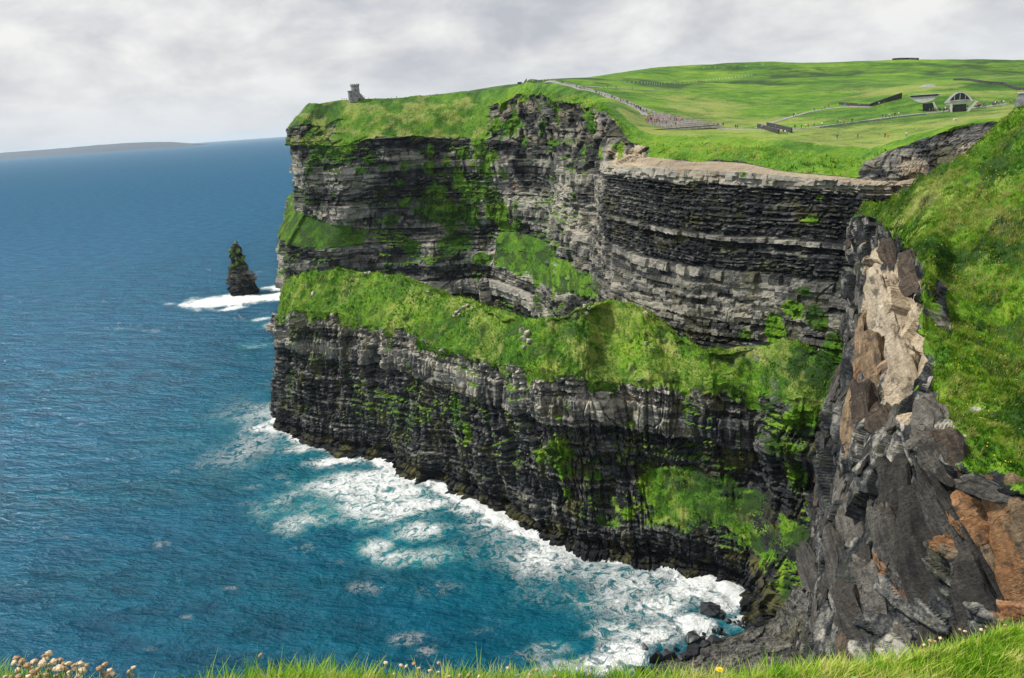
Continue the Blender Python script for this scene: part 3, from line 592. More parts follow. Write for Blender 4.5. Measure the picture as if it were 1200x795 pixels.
SLM={'ochre':slab_mat('slab_ochre',(.06,.042,.026),(.19,.13,.075),(.33,.235,.14),(.47,.37,.25)),'dark':slab_mat('slab_dark',(.006,.006,.006),(.024,.023,.022),(.062,.057,.050),(.15,.135,.112)),'grey':slab_mat('slab_grey',(.014,.014,.014),(.056,.053,.048),(.14,.13,.112),(.29,.265,.22)),
 'brown':slab_mat('slab_brown',(.012,.010,.008),(.045,.034,.026),(.11,.082,.058),(.22,.165,.115)),'tan':slab_mat('slab_tan',(.14,.11,.08),(.35,.285,.20),(.50,.42,.31),(.64,.56,.45)),'rust':slab_mat('slab_rust',(.05,.026,.016),(.19,.085,.036),(.36,.185,.080),(.48,.31,.18))}
def slab_shape(seed):
    r=np.random.RandomState(seed); n=r.randint(10,15); an=np.sort(r.uniform(0,6.283,n)); bm=bmesh.new(); vs=[]
    for lay_,zk in ((0,-.5),(1,.5)):
        sh=r.uniform(-.12,.12,2)
        for a in an:
            q=1/max(abs(math.cos(a)),abs(math.sin(a)))**.75; k=r.uniform(.80,1.)*(1 if lay_==0 else r.uniform(.82,1.0)); vs.append(bm.verts.new((math.cos(a)*q*k*.5+sh[0]*lay_,math.sin(a)*q*k*.5+sh[1]*lay_,zk*r.uniform(.75,1.0))))
    h=bmesh.ops.convex_hull(bm,input=bm.verts[:]); bmesh.ops.delete(bm,geom=[g for g in h['geom_interior'] if isinstance(g,bmesh.types.BMVert)],context='VERTS')
    bmesh.ops.dissolve_limit(bm,angle_limit=.22,verts=bm.verts[:],edges=bm.edges[:]); bmesh.ops.triangulate(bm,faces=bm.faces[:])
    for lim in (.45,.24,.15): bmesh.ops.subdivide_edges(bm,edges=[e for e in bm.edges if e.calc_length()>lim],cuts=1); bmesh.ops.triangulate(bm,faces=bm.faces[:])
    bm.normal_update(); co=np.array([q.co[:] for q in bm.verts]); no=np.array([q.normal[:] for q in bm.verts])
    fq,_,_=facets(co,(.34,.42,.5),seed,1.2,.085); fz_,_,_=facets(co,(.13,.17,.3),seed+3,1.2,.035); ed=(fbm(co[:,0]*3,co[:,1]*3,co[:,2]*3,seed+5,3)-.5)*.10
    co=co+no*(fq+fz_+ed)[:,None]
    for q,c_ in zip(bm.verts,co): q.co=c_
    me=bpy.data.meshes.new('rock_slab'); bm.to_mesh(me); bm.free(); me.materials.append(None); return me
SLS=[slab_shape(1200+i) for i in range(16)]
rgs=np.random.RandomState(77); NHO=bpy.data.objects['near_headland']
sn=blur(gnormal(P),10); dcam=np.linalg.norm(P2-CAMPOS,axis=2)
wgt_=np.linalg.norm(np.cross(P[1:,:-1]-P[:-1,:-1],P[:-1,1:]-P[:-1,:-1]),axis=2)*((Vv>-.15)&(Vv<1.93))[:-1,:-1]*((Uu>-.6)&(Uu<7.4))[:-1,:-1]/dcam[:-1,:-1]**1.5
wgt_*=~((Uu>2.4)&(Uu<4.2)&(Vv>1.6))[:-1,:-1]
wgt_=wgt_.ravel(); pick=rgs.choice(len(wgt_),560,replace=False,p=wgt_/wgt_.sum())
taken=[]
def put_slab(c,a,n_,l,wd,t,kind,emb,k=None):
    a=a/np.linalg.norm(a); n_=n_-a*(a@n_); n_/=np.linalg.norm(n_); b_=np.cross(n_,a); pos_=c-n_*t*emb
    o=bpy.data.objects.new('rock_slab',SLS[rgs.randint(16) if k is None else k]); C.objects.link(o)
    o.matrix_world=Matrix(((a[0]*l,b_[0]*wd,n_[0]*t,pos_[0]),(a[1]*l,b_[1]*wd,n_[1]*t,pos_[1]),(a[2]*l,b_[2]*wd,n_[2]*t,pos_[2]),(0,0,0,1))); o.parent=NHO
    o.material_slots[0].link='OBJECT'; o.material_slots[0].material=SLM[kind]; return o
for k_,(x0,y0,x1,y1,w_,kd,tk) in enumerate([(1042,326,1064,398,34,'tan',3.),(1056,404,1076,470,26,'tan',3.),(1052,300,1070,345,26,'brown',2.6),(1030,280,1044,318,26,'brown',2.6),(1018,312,1036,390,36,'tan',3.),(1034,352,1056,440,40,'tan',3.),(1040,410,1064,484,42,'tan',3.),(1012,392,1024,462,26,'ochre',3.),(999,362,1004,440,20,'ochre',3.),(1002,440,1010,510,22,'brown',3.),(990,470,984,545,20,'ochre',2.5),(1022,470,1040,520,30,'brown',3.),
    (1062,468,1092,522,44,'grey',3.),(1082,520,1104,572,36,'grey',2.4),(1104,500,1128,552,26,'brown',2.),(1106,600,1158,622,46,'rust',2.6),(1104,632,1150,652,20,'rust',1.6),(1112,652,1150,668,14,'ochre',1.4),(1166,596,1206,706,40,'rust',2.6),(1190,588,1236,690,44,'ochre',2.6),(1150,640,1196,736,26,'ochre',2.2),(1066,566,1176,738,24,'grey',2.6),(1098,590,1170,705,12,'grey',2.),
    (1060,600,1092,742,56,'dark',3.),(1100,660,1140,752,48,'dark',3.),(1040,540,1052,640,36,'dark',3.),(1024,600,1044,690,34,'grey',3.),(990,580,1010,660,36,'grey',3.2),(960,610,985,690,34,'grey',3.2),(935,640,958,706,30,'grey',3.),(1008,660,1040,740,34,'grey',3.),(975,690,1005,750,34,'dark',3.),(1140,575,1196,592,22,'grey',1.6)]):
    p0,p1=find(P2,x0,y0,6),find(P2,x1,y1,6); c=find(P2,(x0+x1)/2,(y0+y1)/2,6); dist=np.linalg.norm(c-CAMPOS); q=np.argmin(np.linalg.norm((P2-c).reshape(-1,3),axis=1)); nn_=sn.reshape(-1,3)[q]
    tocam=(CAMPOS-c)/dist; a=p1-p0; L=math.hypot(x1-x0,y1-y0)*dist/F*1.12; a=a/np.linalg.norm(a)
    # keep the plate's length square enough to the eye to read as long as it does in the view
    sc_=((x1-x0)*_R-(y1-y0)*_U); sc_/=np.linalg.norm(sc_); a=a*.45+sc_*.55
    put_slab(c,a,nn_*.55+tocam*.45,L,w_*dist/F*1.15,tk*(dist/110)**.6,kd,.22,k_%16); taken.append((c,max(L,w_*dist/F)*.75))
for idx in pick:
    i,j=divmod(int(idx),P.shape[1]-1); c=P2[i,j]; dist=dcam[i,j]; s=math.exp(rgs.normal(-.12,.40))*(dist/115)**.75
    if sum(1 for (q,r_) in taken if np.linalg.norm(q-c)<.40*(r_+3.2*s))>0: continue
    if len(taken)>=300: break
    taken.append((c,3.2*s))
    nn_=sn[i,j]+rgs.normal(0,.10,3); nn_/=np.linalg.norm(nn_); a=np.array([.10,-.50,-.86])+rgs.normal(0,.22,3); a-=nn_*(a@nn_); a/=np.linalg.norm(a); b_=np.cross(nn_,a)
    tl=math.radians(rgs.normal(12,9)); n2=nn_*math.cos(tl)+b_*math.sin(tl); b2=np.cross(n2,a)
    w0,r0=warm[i,j],rust[i,j]; z0=Z[i,j]
    nearb=Uu[i,j]>4.6
    kind=('tan' if rgs.rand()<.6 else 'grey') if w0>.35+rgs.rand()*.3 else ('ochre' if (r0>.4+rgs.rand()*.3) else rgs.choice(['dark','grey','brown'],p=[.45,.38,.17]))
    if soil[i,j]>.5: s*=.55
    l,wd,t=6.6*s*rgs.uniform(.7,1.4),4.0*s*rgs.uniform(.7,1.4),2.0*s*rgs.uniform(.7,1.3)
    
    if Uu[i,j]<4.2: l=min(l,8.5); wd=min(wd,5.0); t=min(t,2.4)
    o=bpy.data.objects.new('rock_slab',SLS[rgs.randint(16)]); C.objects.link(o); pos_=c-nn_*t*(.26+.14*(Uu[i,j]<1.6))
    o.matrix_world=Matrix(((a[0]*l,b2[0]*wd,n2[0]*t,pos_[0]),(a[1]*l,b2[1]*wd,n2[1]*t,pos_[1]),(a[2]*l,b2[2]*wd,n2[2]*t,pos_[2]),(0,0,0,1))); o.parent=NHO
    o.material_slots[0].link='OBJECT'; o.material_slots[0].material=SLM[str(kind)]
# ================================================================ rocky shore under the headland
o_=[(700,830),(742,803),(765,785),(800,767),(838,753),(868,744),(888,735),(899,727)]
i_=[(980,900),(1000,850),(1010,810),(1000,785),(985,765),(965,748),(940,730),(915,712)]
rows=[]
for a,b_ in zip(o_,i_):
    A=atz(*a,0.); B=atz(*b_,14.) ; A2=A.copy(); A2[2]=-4; A2[:2]+=np.array([-2,1.])
    mid=.5*(A+B); mid[2]=8.5; B2=B+np.array([6,3,7.])
    rows.append([A2,A+np.array([0,0,.8]),mid,B,B2])
P,u,v=loft(np.array(rows),[28]*7,[8,60,50,14])
f2,i2,c2=facets(P,(8,8,2.5),301,1.,.7); f3,i3,c3=facets(P,(1.6,1.6,1.2),305,1.,.35)
P2=P.copy(); P2[...,2]+=f2+f3+(fbm(P[...,0]/9,P[...,1]/9,0*P[...,0],308,3)-.5)*4*sstep(v[None,:],.6,1.6)
Zs=P[...,2]
me=npmesh('rocky_shore',P2.reshape(-1,3),gridfaces(*P.shape[:2]),False,{'veg':0*Zs+.1*sstep(i2,.9,1),'tone':np.clip(.42+.16*i2*c2+.16*i3*c3,0,1)*(1-.6*sstep(2.5-Zs,0,3)),'warm':.35*sstep(i2,.6,.9),'rust':0*Zs,'straw':0*Zs})
tag(link('rocky_shore',me,M['gravel']),'sloping grey shelf of shattered rock and gravel at the foot of the headland',None,None,'structure')
# ================================================================ sea
ang=np.radians(np.concatenate([np.linspace(-180,-44,30,endpoint=False),np.linspace(-44,-30,40,endpoint=False),np.linspace(-30,34,430,endpoint=False),np.linspace(34,180,36)]))
rad=np.concatenate([[2,60,120,160],np.geomspace(190,620,230,endpoint=False),np.geomspace(620,3000,90,endpoint=False),np.geomspace(3000,60000,34)])
A,Rr=np.meshgrid(ang,rad,indexing='ij'); X=np.sin(A)*Rr; Y=np.cos(A)*Rr
fade=sstep(1500-Rr,0,900)
Zw=(np.sin((X*.35+Y*.94)/9.5+2.2*fbm(X/60,Y/60,0*X,401,2)*3)*.30+(fbm(X/13,Y/7,0*X,402,4)-.5)*1.7+(fbm(X/4.5,Y/3,0*X,404,2)-.5)*.5)*fade
# foam: along the foot of the rocks and in drifts off them
def pdist(X,Y,L):
    d=np.full(X.shape,1e9)
    for (x0,y0),(x1,y1) in zip(L[:-1],L[1:]):
        dx,dy=x1-x0,y1-y0; t=np.clip(((X-x0)*dx+(Y-y0)*dy)/(dx*dx+dy*dy),0,1); d=np.minimum(d,np.hypot(X-x0-t*dx,Y-y0-t*dy))
    return d
near_m=(Rr<1300)&(abs(A)<.9)
foam=np.zeros_like(X); teal=np.zeros_like(X)
xm,ym=X[near_m],Y[near_m]; wob=fbm(xm/22,ym/22,0*xm,410,4)-.5; wob2=fbm(xm/7,ym/7,0*xm,411,3)-.5
d=pdist(xm,ym,[tuple(q) for q in wl_spur])
fo=np.exp(-np.clip(d-2-wob*10,0,99)/6.5)*.98*(1+wob2*.7); te=np.exp(-np.clip(d-6,0,999)/45)*.55
wob3=fbm(xm/34,ym/26,0*xm,412,4)-.5
fo=np.maximum(fo,(.47*np.exp(-d/44)+.06)*(.85+wob3*3.0))
def fb(px,py,rx,ry,a,t=0):
    """a drift of foam, round a spot of sea (metres along the swell and across it)"""
    global fo,te
    c=atz(px,py,0.); dx,dy=xm-c[0],ym-c[1]; q=np.sqrt((dx/rx)**2+(dy/ry)**2)
    if a<.97 and py>440: a=a*.78
    if (px,py) in OPEN: a=a*.86; rx=rx*1.3; ry=ry*.6
    k=sstep(1.7-q+wob*1.6+wob2*.6,0,1.5); fo=np.maximum(fo,a*k); te=np.maximum(te,t*sstep(1.6-q+wob,0,1.2))
OPEN=[(350,600),(300,570),(250,545),(290,590),(240,490),(380,650),(425,690),(520,690),(480,750),(500,765),(425,735),(560,740),(270,690),(192,637),(218,722),(175,760),(330,560)]
for a in [(430,590,46,26,.80,1.),(400,570,34,20,.84,.9),(320,500,22,14,.86,.3),(300,520,16,9,.74,.3),(350,525,16,10,.92,.4),(395,540,18,11,.97,.6),(430,560,20,12,.9,.9),(400,575,11,8,.86,.7),(470,575,18,11,.92,.9),(455,600,20,12,.86,1.),(505,590,16,9,.92,1.),(490,625,18,12,.80,1.),(440,640,14,9,.78,.9),(470,650,13,9,.78,.9),(420,600,16,10,.78,.8),(450,570,20,10,.9,1.),(500,650,14,9,.62,1.),
    (540,598,11,5,.86,.5),(590,615,12,5,.80,.3),(640,643,11,5,.80,.2),(400,610,12,8,.56,.4),(380,580,9,7,.6,.3),(330,560,10,6,.52,.1),(350,600,8,5,.50,.1),(300,570,8,4,.48,0),(250,545,14,6,.52,0),(290,590,9,5,.46,0),(240,490,9,5,.44,0),
    (380,650,10,6,.50,.1),(425,690,8,5,.52,.1),(520,690,10,6,.42,.1),(480,750,9,5,.56,.1),(500,765,6,4,.56,0),(425,735,8,4,.42,0),(560,740,9,5,.48,0),(270,690,6,3,.52,0),(192,637,5,4,.56,0),(218,722,6,2,.55,0),(175,760,5,2,.42,0),
    (700,672,12,8,.70,.5),(740,690,14,9,.80,.6),(770,710,14,9,.88,.7),(800,690,13,9,.84,.6),(830,690,11,9,.93,.5),(810,730,13,9,.98,.6),(850,715,11,8,1.0,.5),(870,725,8,6,1.0,.4),(760,745,11,8,.93,.6),(730,765,10,8,.93,.6),(700,780,10,6,.86,.6),(660,785,9,5,.66,.6),(690,705,12,9,.60,.6),(720,740,12,8,.74,.7),(650,760,9,6,.52,.5),(760,675,14,5,.78,.3),(715,664,12,4,.8,.3),(620,770,8,4,.46,.2),(665,700,8,6,.5,.3),
    (285,351,60,30,1.2,.6),(250,353,36,24,1.15,.4),(320,348,50,26,1.2,.6),(330,337,36,9,.95,.3),(270,362,34,8,.95,.3),(325,381,24,12,.98,.8),(310,374,18,8,.7,.6),(345,400,18,9,.5,.8),(300,405,20,9,.36,.5)]: fb(*a)
# scattered whitecaps farther out
wc=fbm(xm/9,ym/3.4,0*xm,420,3)*.5+fbm(xm/70,ym/50,0*xm,421,2)*.5
fo=np.maximum(fo,.30*sstep(wc,.685,.73)*sstep(ym,200,300))
foam[near_m]=fo; teal[near_m]=np.clip(te,0,1)
Zw+=foam*.5*fade+ (fbm(X/4,Y/4,0*X,430,3)-.5)*foam*2.4*fade
V=np.stack([X,Y,Zw],-1)
me=npmesh('sea',V.reshape(-1,3),gridfaces(*X.shape)[:, ::-1],True,{'foam':foam,'teal':teal,'deep':sstep(Rr+(fbm(X/160,Y/160,0*X,440,3)-.5)*300,350,1700)})
tag(link('sea',me,M['sea']),'teal open sea with white foam washing along the rocks',None,None,'structure')
# ================================================================ sea stack
lv=[(352,275,306),(346,271.5,303.5),(338,267.5,300),(330,267,296.5),(322,268,293.5),(314,269,290),(306,269.5,287.5),(298,270,284.5),(291,271,281.5),(286,272.5,279),(283,274.5,277)]
Yk=905.; rings=[]
for py,xl,xr in [(366,276,308)]+lv:
    a=aty(xl,py,Yk); b_=aty(xr,py,Yk); rings.append(((a+b_)/2,np.linalg.norm(b_-a)/2*.9))
nz=120; nu=120; kk=np.linspace(0,len(rings)-1,nz); cc=np.array([r[0] for r in rings]); rr=np.array([r[1] for r in rings])
ctr=np.stack([np.interp(kk,range(len(rings)),cc[:,i]) for i in range(3)],-1); rad_=np.interp(kk,range(len(rings)),rr)
th=np.linspace(0,2*math.pi,nu,endpoint=False)[:,None]; dirx=np.cos(th); diry=np.sin(th)
P=np.stack([ctr[:,0]+dirx*rad_,ctr[:,1]+diry*rad_*.75,ctr[:,2]+0*th],-1); Z=P[...,2]
nh=np.stack([dirx+0*Z,diry+0*Z,0*Z],-1)
sd,tn,hd,_=strata(th*12+0*Z+P[...,0]*.3,Z+(P[...,0]-ctr[:,0])*.35,501,1.7,tmin=1.2,tmax=5)
fc,fi,fcr=facets(P,(9,9,12),505,1.,2.8); fc2,_,_=facets(P,(3.5,3.5,3),509,1.,1.2)
P2=P+nh*((sd*1.1+fc*1.9+fc2*1.5)*np.minimum(1,rad_/8)+.6*np.minimum(1,rad_/10))[...,None]
veg=sstep(fbm(P[...,0]/6,P[...,1]/6,Z/8,511,3)+.14*sstep(Z,25,62)-.30*sstep(28-Z,0,12),.54,.70)*.75
wet=sstep(14-Z,0,6)
me=npmesh('sea_stack',P2.reshape(-1,3),gridfaces(nu,nz,True),False,{'veg':veg*.9,'tone':np.clip((tn*.6+.3*fi)*(1-.6*wet),0,1),'warm':0*Z,'rust':0*Z,'straw':0*Z})
bm=bmesh.new(); bm.from_mesh(me); bm.verts.ensure_lookup_table()
bm.faces.new([bm.verts[i*nz+nz-1] for i in range(nu)]); bm.to_mesh(me); bm.free()
o=link('sea_stack',me,M['far']); tag(o,'tall pointed dark rock stack standing alone in a patch of white surf','sea stack')
# ================================================================ far island
rows=[]
for px,pt,pb in [(-260,196.6,0),(-150,189.6,0),(-60,183.6,0),(0,179.4,0),(60,174.8,0),(105,171.2,0),(140,168.6,0),(170,166.8,0),(195,166.4,0),(212,167.0,0),(226,169.2,0)]:
    D=30000.; top=aty(px,pt,D); b0=aty(px,pt,D-2200); b0[2]=-3; f=aty(px,pt,D-1500); f[2]=max(top[2]*.45,2)
    bb=top+np.array([0,2500,-top[2]-5]); rows.append([b0,f,top,bb])
P,u,v=loft(np.array(rows),[24]*10,[10,14,8]); Zi=P[...,2]
P[...,2]+=(fbm(P[...,0]/1200,P[...,1]/1200,0*Zi,601,4)-.5)*50*sstep(Zi,20,120)
me=npmesh('far_island',P.reshape(-1,3),gridfaces(*P.shape[:2]),True,{'veg':0*Zi+.45,'tone':0*Zi+.4,'warm':0*Zi,'rust':0*Zi,'straw':0*Zi})
isl=simple('island_land',(.004,.010,.024),.9,.4,.002,bumpd=1)
tag(link('far_island',me,isl),'low long dark blue island on the horizon at left',None,None,'structure')
# ================================================================ grass as blades
def blade_mat(name,big,mid,dry=.25,lum=1.,wide=.9):
    m,N,b=mat(name); p=N.pos(); r=N.attr('rnd')
    a=N.noise(p,big,3,.6); c=N.noise(p,mid,4,.6)
    f=N.math('ADD',N.math('MULTIPLY',N.math('SUBTRACT',a,.5),wide),N.math('ADD',N.math('MULTIPLY',N.math('SUBTRACT',c,.5),.8),N.math('ADD',N.math('MULTIPLY',r,.42),.42+dry*.4-.1)))
    k=lum
    col=N.ramp(f,[(.38,(.020*k,.070*k,.006*k)),(.52,(.055*k,.150*k,.009*k)),(.66,(.13*k,.26*k,.016*k)),(.80,(.26*k,.36*k,.04*k)),(.95,(.42*k,.38*k,.15*k))])
    df=N.new('ShaderNodeBsdfDiffuse'); N.put(df.inputs[0],col); tr=N.new('ShaderNodeBsdfTranslucent'); N.put(tr.inputs[0],col)
    mx=N.new('ShaderNodeMixShader'); mx.inputs[0].default_value=.4; N.l.new(df.outputs[0],mx.inputs[1]); N.l.new(tr.outputs[0],mx.inputs[2])
    N.l.new(mx.outputs[0],N.n['Material Output'].inputs[0]); return m
def scatter(P,veg,Nn,count,rng,lo=.6,weight=None):
    """random spots on the turf of a grid surface"""
    a=np.linalg.norm(np.cross(P[1:,:-1]-P[:-1,:-1],P[:-1,1:]-P[:-1,:-1]),axis=2)*sstep(veg[:-1,:-1],lo,lo+.25)
    if weight is not None: a=a*weight[:-1,:-1]
    a=a.ravel(); k=rng.choice(len(a),count,p=a/a.sum()); i,j=np.divmod(k,P.shape[1]-1); s,t=rng.rand(2,count)[...,None]
    p=P[i,j]*(1-s)*(1-t)+P[i+1,j]*s*(1-t)+P[i,j+1]*(1-s)*t+P[i+1,j+1]*s*t
    return p,Nn[i,j]
def tufts(name,pts,nor,rng,h0,h1,wid,nb,spread,material,lean=.45,label='',bias=(0,0,0),seg=1):
    n=len(pts); c=np.repeat(pts,nb,0); N0=np.repeat(nor,nb,0); m=n*nb
    hh=np.repeat(rng.uniform(h0,h1,n),nb)*rng.uniform(.6,1.1,m); a=rng.uniform(0,6.283,m); r=rng.rand(m)**.5*spread*np.repeat(rng.uniform(.7,1.3,n),nb)
    c=c+np.stack([np.cos(a)*r,np.sin(a)*r,0*a],1); c[:,2]-=(np.cos(a)*N0[:,0]+np.sin(a)*N0[:,1])*r/np.clip(N0[:,2],.35,1)+.06*hh
    b=rng.uniform(0,6.283,m); side=np.stack([np.cos(b),np.sin(b),0*b],1)*wid*rng.uniform(.6,1.3,m)[:,None]
    d=np.stack([np.cos(a)*lean,np.sin(a)*lean,np.ones(m)],1)+N0*.35+rng.normal(0,.22,(m,3))+np.array(bias); d/=np.linalg.norm(d,axis=1,keepdims=True)
    rnd=np.repeat(np.clip(np.repeat(rng.rand(n),nb)*.6+rng.rand(m)*.4,0,1),2*seg+1)
    V=[];
    for q in range(seg):
        t=q/seg; cc=c+d*(hh*t)[:,None]+np.stack([np.cos(a)*lean*.5,np.sin(a)*lean*.5,-np.ones(m)*.15*lean],1)*(hh*t*t)[:,None]*(1 if seg>1 else 0)
        V+= [cc-side*(1-.55*t),cc+side*(1-.55*t)]
    tip=c+d*hh[:,None]+(np.stack([np.cos(a)*lean*.5,np.sin(a)*lean*.5,-np.ones(m)*.15*lean],1)*hh[:,None] if seg>1 else 0)
    V.append(tip); V=np.stack(V,1); K=2*seg+1; base=np.arange(m)[:,None]*K
    Fs=[]
    for q in range(seg-1): Fs+=[base+np.array([2*q,2*q+1,2*q+3]),base+np.array([2*q,2*q+3,2*q+2])]
    Fs.append(base+np.array([2*seg-2,2*seg-1,2*seg])); Ft=np.concatenate(Fs)
    me=npmesh(name,V.reshape(-1,3),Ft,True,{'rnd':rnd}); o=link(name,me,material); tag(o,label,None,None,'stuff'); return o
rng=np.random.RandomState(5)
M['blade_near']=blade_mat('headland_grass',.075,.5,lum=1.2,wide=1.9); M['blade_far']=blade_mat('spur_grass',.05,.25,lum=1.25,wide=1.5); M['blade_front']=blade_mat('bank_grass',2.2,9,dry=.62,lum=1.7)
dn=np.linalg.norm(NEARP-CAMPOS,axis=2); 
p,nn=scatter(NEARP,NEARV,NEARN,32000,rng,.55,weight=(200/dn)**1.0)
tufts('headland_grass',p,nn,rng,.35,1.0,.075,6,.40,M['blade_near'],label='rough green grass covering the steep headland on the right')
p,nn=scatter(NEARP,NEARV,NEARN,2600,rng,.6,weight=(200/dn)**1.0*sstep(fbm(NEARP[...,0]/9,NEARP[...,1]/9,0*dn,981,3),.44,.58))
tufts('headland_tussocks',p,nn,rng,.7,1.5,.09,16,.55,blade_mat('tussock_grass',.09,.4,dry=.62,lum=.9),lean=.8,label='coarse yellowish tussocks scattered over the headland grass',bias=(.35,-.1,0))
_mw=sstep(MAINP[...,1],0,1)*(np.arange(MAINP.shape[1])[None,:]<256)
p,nn=scatter(MAINP,MAINV,MAINN,24000,rng,.6,weight=_mw)
q=proj(p); kk_=(q[:,0]<1050)&(q[:,0]>320); p,nn=p[kk_],nn[kk_]
tufts('cliff_top_grass',p,nn,rng,.6,1.6,.30,3,.9,blade_mat('cliff_top_grass',.03,.12,dry=.4,lum=1.35),label='rough grass on the slopes and ledges of the far cliffs')
p,nn=scatter(SPURP,SPURV,SPURN,26000,rng,.6,weight=(SPURP[...,2]>20)*1.0)
tufts('spur_grass',p,nn,rng,.6,1.5,.20,4,.7,M['blade_far'],label='thick green grass on the top and ledges of the spur')
# ================================================================ paths
def drape(pxs,step=4.):
    """sight-line waypoints -> points on the land, evenly spaced"""
    pts=[hit(*q) for q in pxs]; pts=np.array([q for q in pts if q is not None]); d=np.r_[0,np.cumsum(np.linalg.norm(np.diff(pts[:,:2],axis=0),axis=1))]
    t=np.linspace(0,d[-1],max(3,int(d[-1]/step))); x=np.interp(t,d,pts[:,0]); y=np.interp(t,d,pts[:,1])
    for _ in range(4): x[1:-1]=(x[:-2]+2*x[1:-1]+x[2:])/4; y[1:-1]=(y[:-2]+2*y[1:-1]+y[2:])/4
    return x,y
def ribbon(name,pxs,w,label,material):
    x,y=drape(pxs); tx,ty=np.gradient(x),np.gradient(y); l=np.hypot(tx,ty)+1e-9; nx,ny=-ty/l,tx/l; nw=5
    off=np.linspace(-w/2,w/2,nw); X=x[:,None]+nx[:,None]*off; Y=y[:,None]+ny[:,None]*off
    Z=np.array([[ground(a,b) for a,b in zip(r,q)] for r,q in zip(X,Y)]); Z=np.maximum(Z,Z.mean(1,keepdims=True)-.1)+.16
    V=np.stack([X,Y,Z],-1); E=V.copy(); E[...,2]-=.5
    V=np.concatenate([E[:,:1],V,E[:,-1:]],1)
    me=npmesh(name,V.reshape(-1,3),gridfaces(*V.shape[:2])[:,::-1],True); tag(link(name,me,material),label,None,None,'structure'); return x,y
ribbon('cliff_path',[(640,95.8),(655,97.6),(672,101.5),(690,106.5),(705,110.5),(722,117),(740,124),(752,130),(757,136)],4.6,'grey gravel path winding down the cliff top grass',M['path'])
ribbon('meadow_path',[(840,150.6),(870,152),(888,152.2),(920,152),(960,149),(1000,143.8),(1040,138.6),(1070,134.6),(1100,131.6),(1150,126),(1180,122)],5.5,'pale path crossing the meadow to the hillside building',M['path'])
ribbon('hill_path',[(886,150.5),(905,144),(925,138),(950,131),(975,126.5),(1000,125),(1022,125.5)],3.2,'narrow side path climbing past the meadow',M['path'])
ribbon('upper_path',[(686,101.5),(715,103.5),(745,105),(775,107),(800,108)],3.,'faint path on the lower slope of the hill',M['path'])
# ================================================================ small building helpers
def boxm(name,sx,sy,sz,taper=1.0,bev=.03):
    bm=bmesh.new(); bmesh.ops.create_cube(bm,size=1)
    for q in bm.verts:
        k=taper if q.co.z>0 else 1; q.co=Vector((q.co.x*sx*k,q.co.y*sy*k,(q.co.z+.5)*sz))
    if bev: bmesh.ops.bevel(bm,geom=bm.edges[:],offset=bev,segments=1,affect='EDGES')
    me=bpy.data.meshes.new(name); bm.to_mesh(me); bm.free(); return me
def prism(name,prof,depth):
    """outline in x,z pushed back along +y"""
    bm=bmesh.new(); a=[bm.verts.new((x,0,z)) for x,z in prof]; b=[bm.verts.new((x,depth,z)) for x,z in prof]; n=len(prof)
    bm.faces.new(a[::-1]); bm.faces.new(b)
    for i in range(n): bm.faces.new((a[i],a[(i+1)%n],b[(i+1)%n],b[i]))
    bmesh.ops.recalc_face_normals(bm,faces=bm.faces[:]); me=bpy.data.meshes.new(name); bm.to_mesh(me); bm.free(); return me
def root(name,loc,rz,label,cat,group=None):
    o=bpy.data.objects.new(name,None); C.objects.link(o); o.location=loc; o.rotation_euler=(0,0,rz); o.empty_display_size=.5; return tag(o,label,cat,group)
def part(name,me,m,par,loc=(0,0,0),rz=0):
    o=bpy.data.objects.new(name,me); C.objects.link(o); o.parent=par; o.location=loc; o.rotation_euler=(0,0,rz)
    if not me.materials: me.materials.append(m)
    return o
def facing(p): return math.atan2(p[1],p[0])-math.pi/2
# ---- round stone tower on the cliff edge
def tube(name,prof,n=20,cap=True):
    bm=bmesh.new(); R=[]
    for r,z in prof: R.append([bm.verts.new((r*math.cos(6.2832*i/n),r*math.sin(6.2832*i/n),z)) for i in range(n)])
    for a,b in zip(R[:-1],R[1:]):
        for i in range(n): bm.faces.new((a[i],a[(i+1)%n],b[(i+1)%n],b[i]))
    if cap: bm.faces.new(R[-1]); bm.faces.new(R[0][::-1])
    me=bpy.data.meshes.new(name); bm.to_mesh(me); bm.free(); return me
tp=hit(416,118.6); tp[1]+=2; tp[2]=ground(tp[0],tp[1])-.8
T=root('stone_tower',tp,facing(tp),'grey stone lookout tower with lower turret on the far cliff top','tower')
part('tower_wall',tube('tower_wall',[(4.8,0),(4.5,6),(4.2,15.2)]),M['masonry'],T,(1.2,0,0))
pa=part('parapet',tube('parapet',[(4.3,15.2),(4.75,15.7),(4.75,16.9),(4.2,16.9),(4.2,16.2)]),M['masonry'],T,(1.2,0,0))
mr=boxm('merlon',1.1,.6,.8)
for i in range(12):
    a=6.283*i/12; part('merlon',mr,M['masonry'],pa,(4.45*math.cos(a),4.45*math.sin(a),16.9),a+math.pi/2)
part('turret',tube('turret',[(3.0,0),(2.85,6),(2.75,10.2),(3.05,10.5),(3.05,11.3),(2.6,11.3),(2.6,10.9)],14),M['masonry'],T,(-3.9,-.8,0))
for x,y,z,w_,h_ in [(1.5,-4.05,10.2,1.1,2.0),(2.4,-4.25,4.6,1.0,1.8),(-3.6,-3.55,5.0,.9,1.7),(4.0,-4.0,.9,1.5,2.3),(-.4,-4.2,7.3,.8,1.4)]:
    part('window',boxm('window',w_,.7,h_,bev=0),M['glass'],T,(x,y,z))
st=part('stair_wall',prism('stair_wall',[(0,0),(5.2,0),(5.0,3.0),(3.6,4.2),(1.2,7.5),(0,7.5)],1.2),M['masonry'],T,(5.2,-1.,0))
for i in range(4): part('merlon',boxm('merlon',.7,1.0,.8),M['masonry'],st,(.6+1.3*i,.6,7.5-1.1*i))
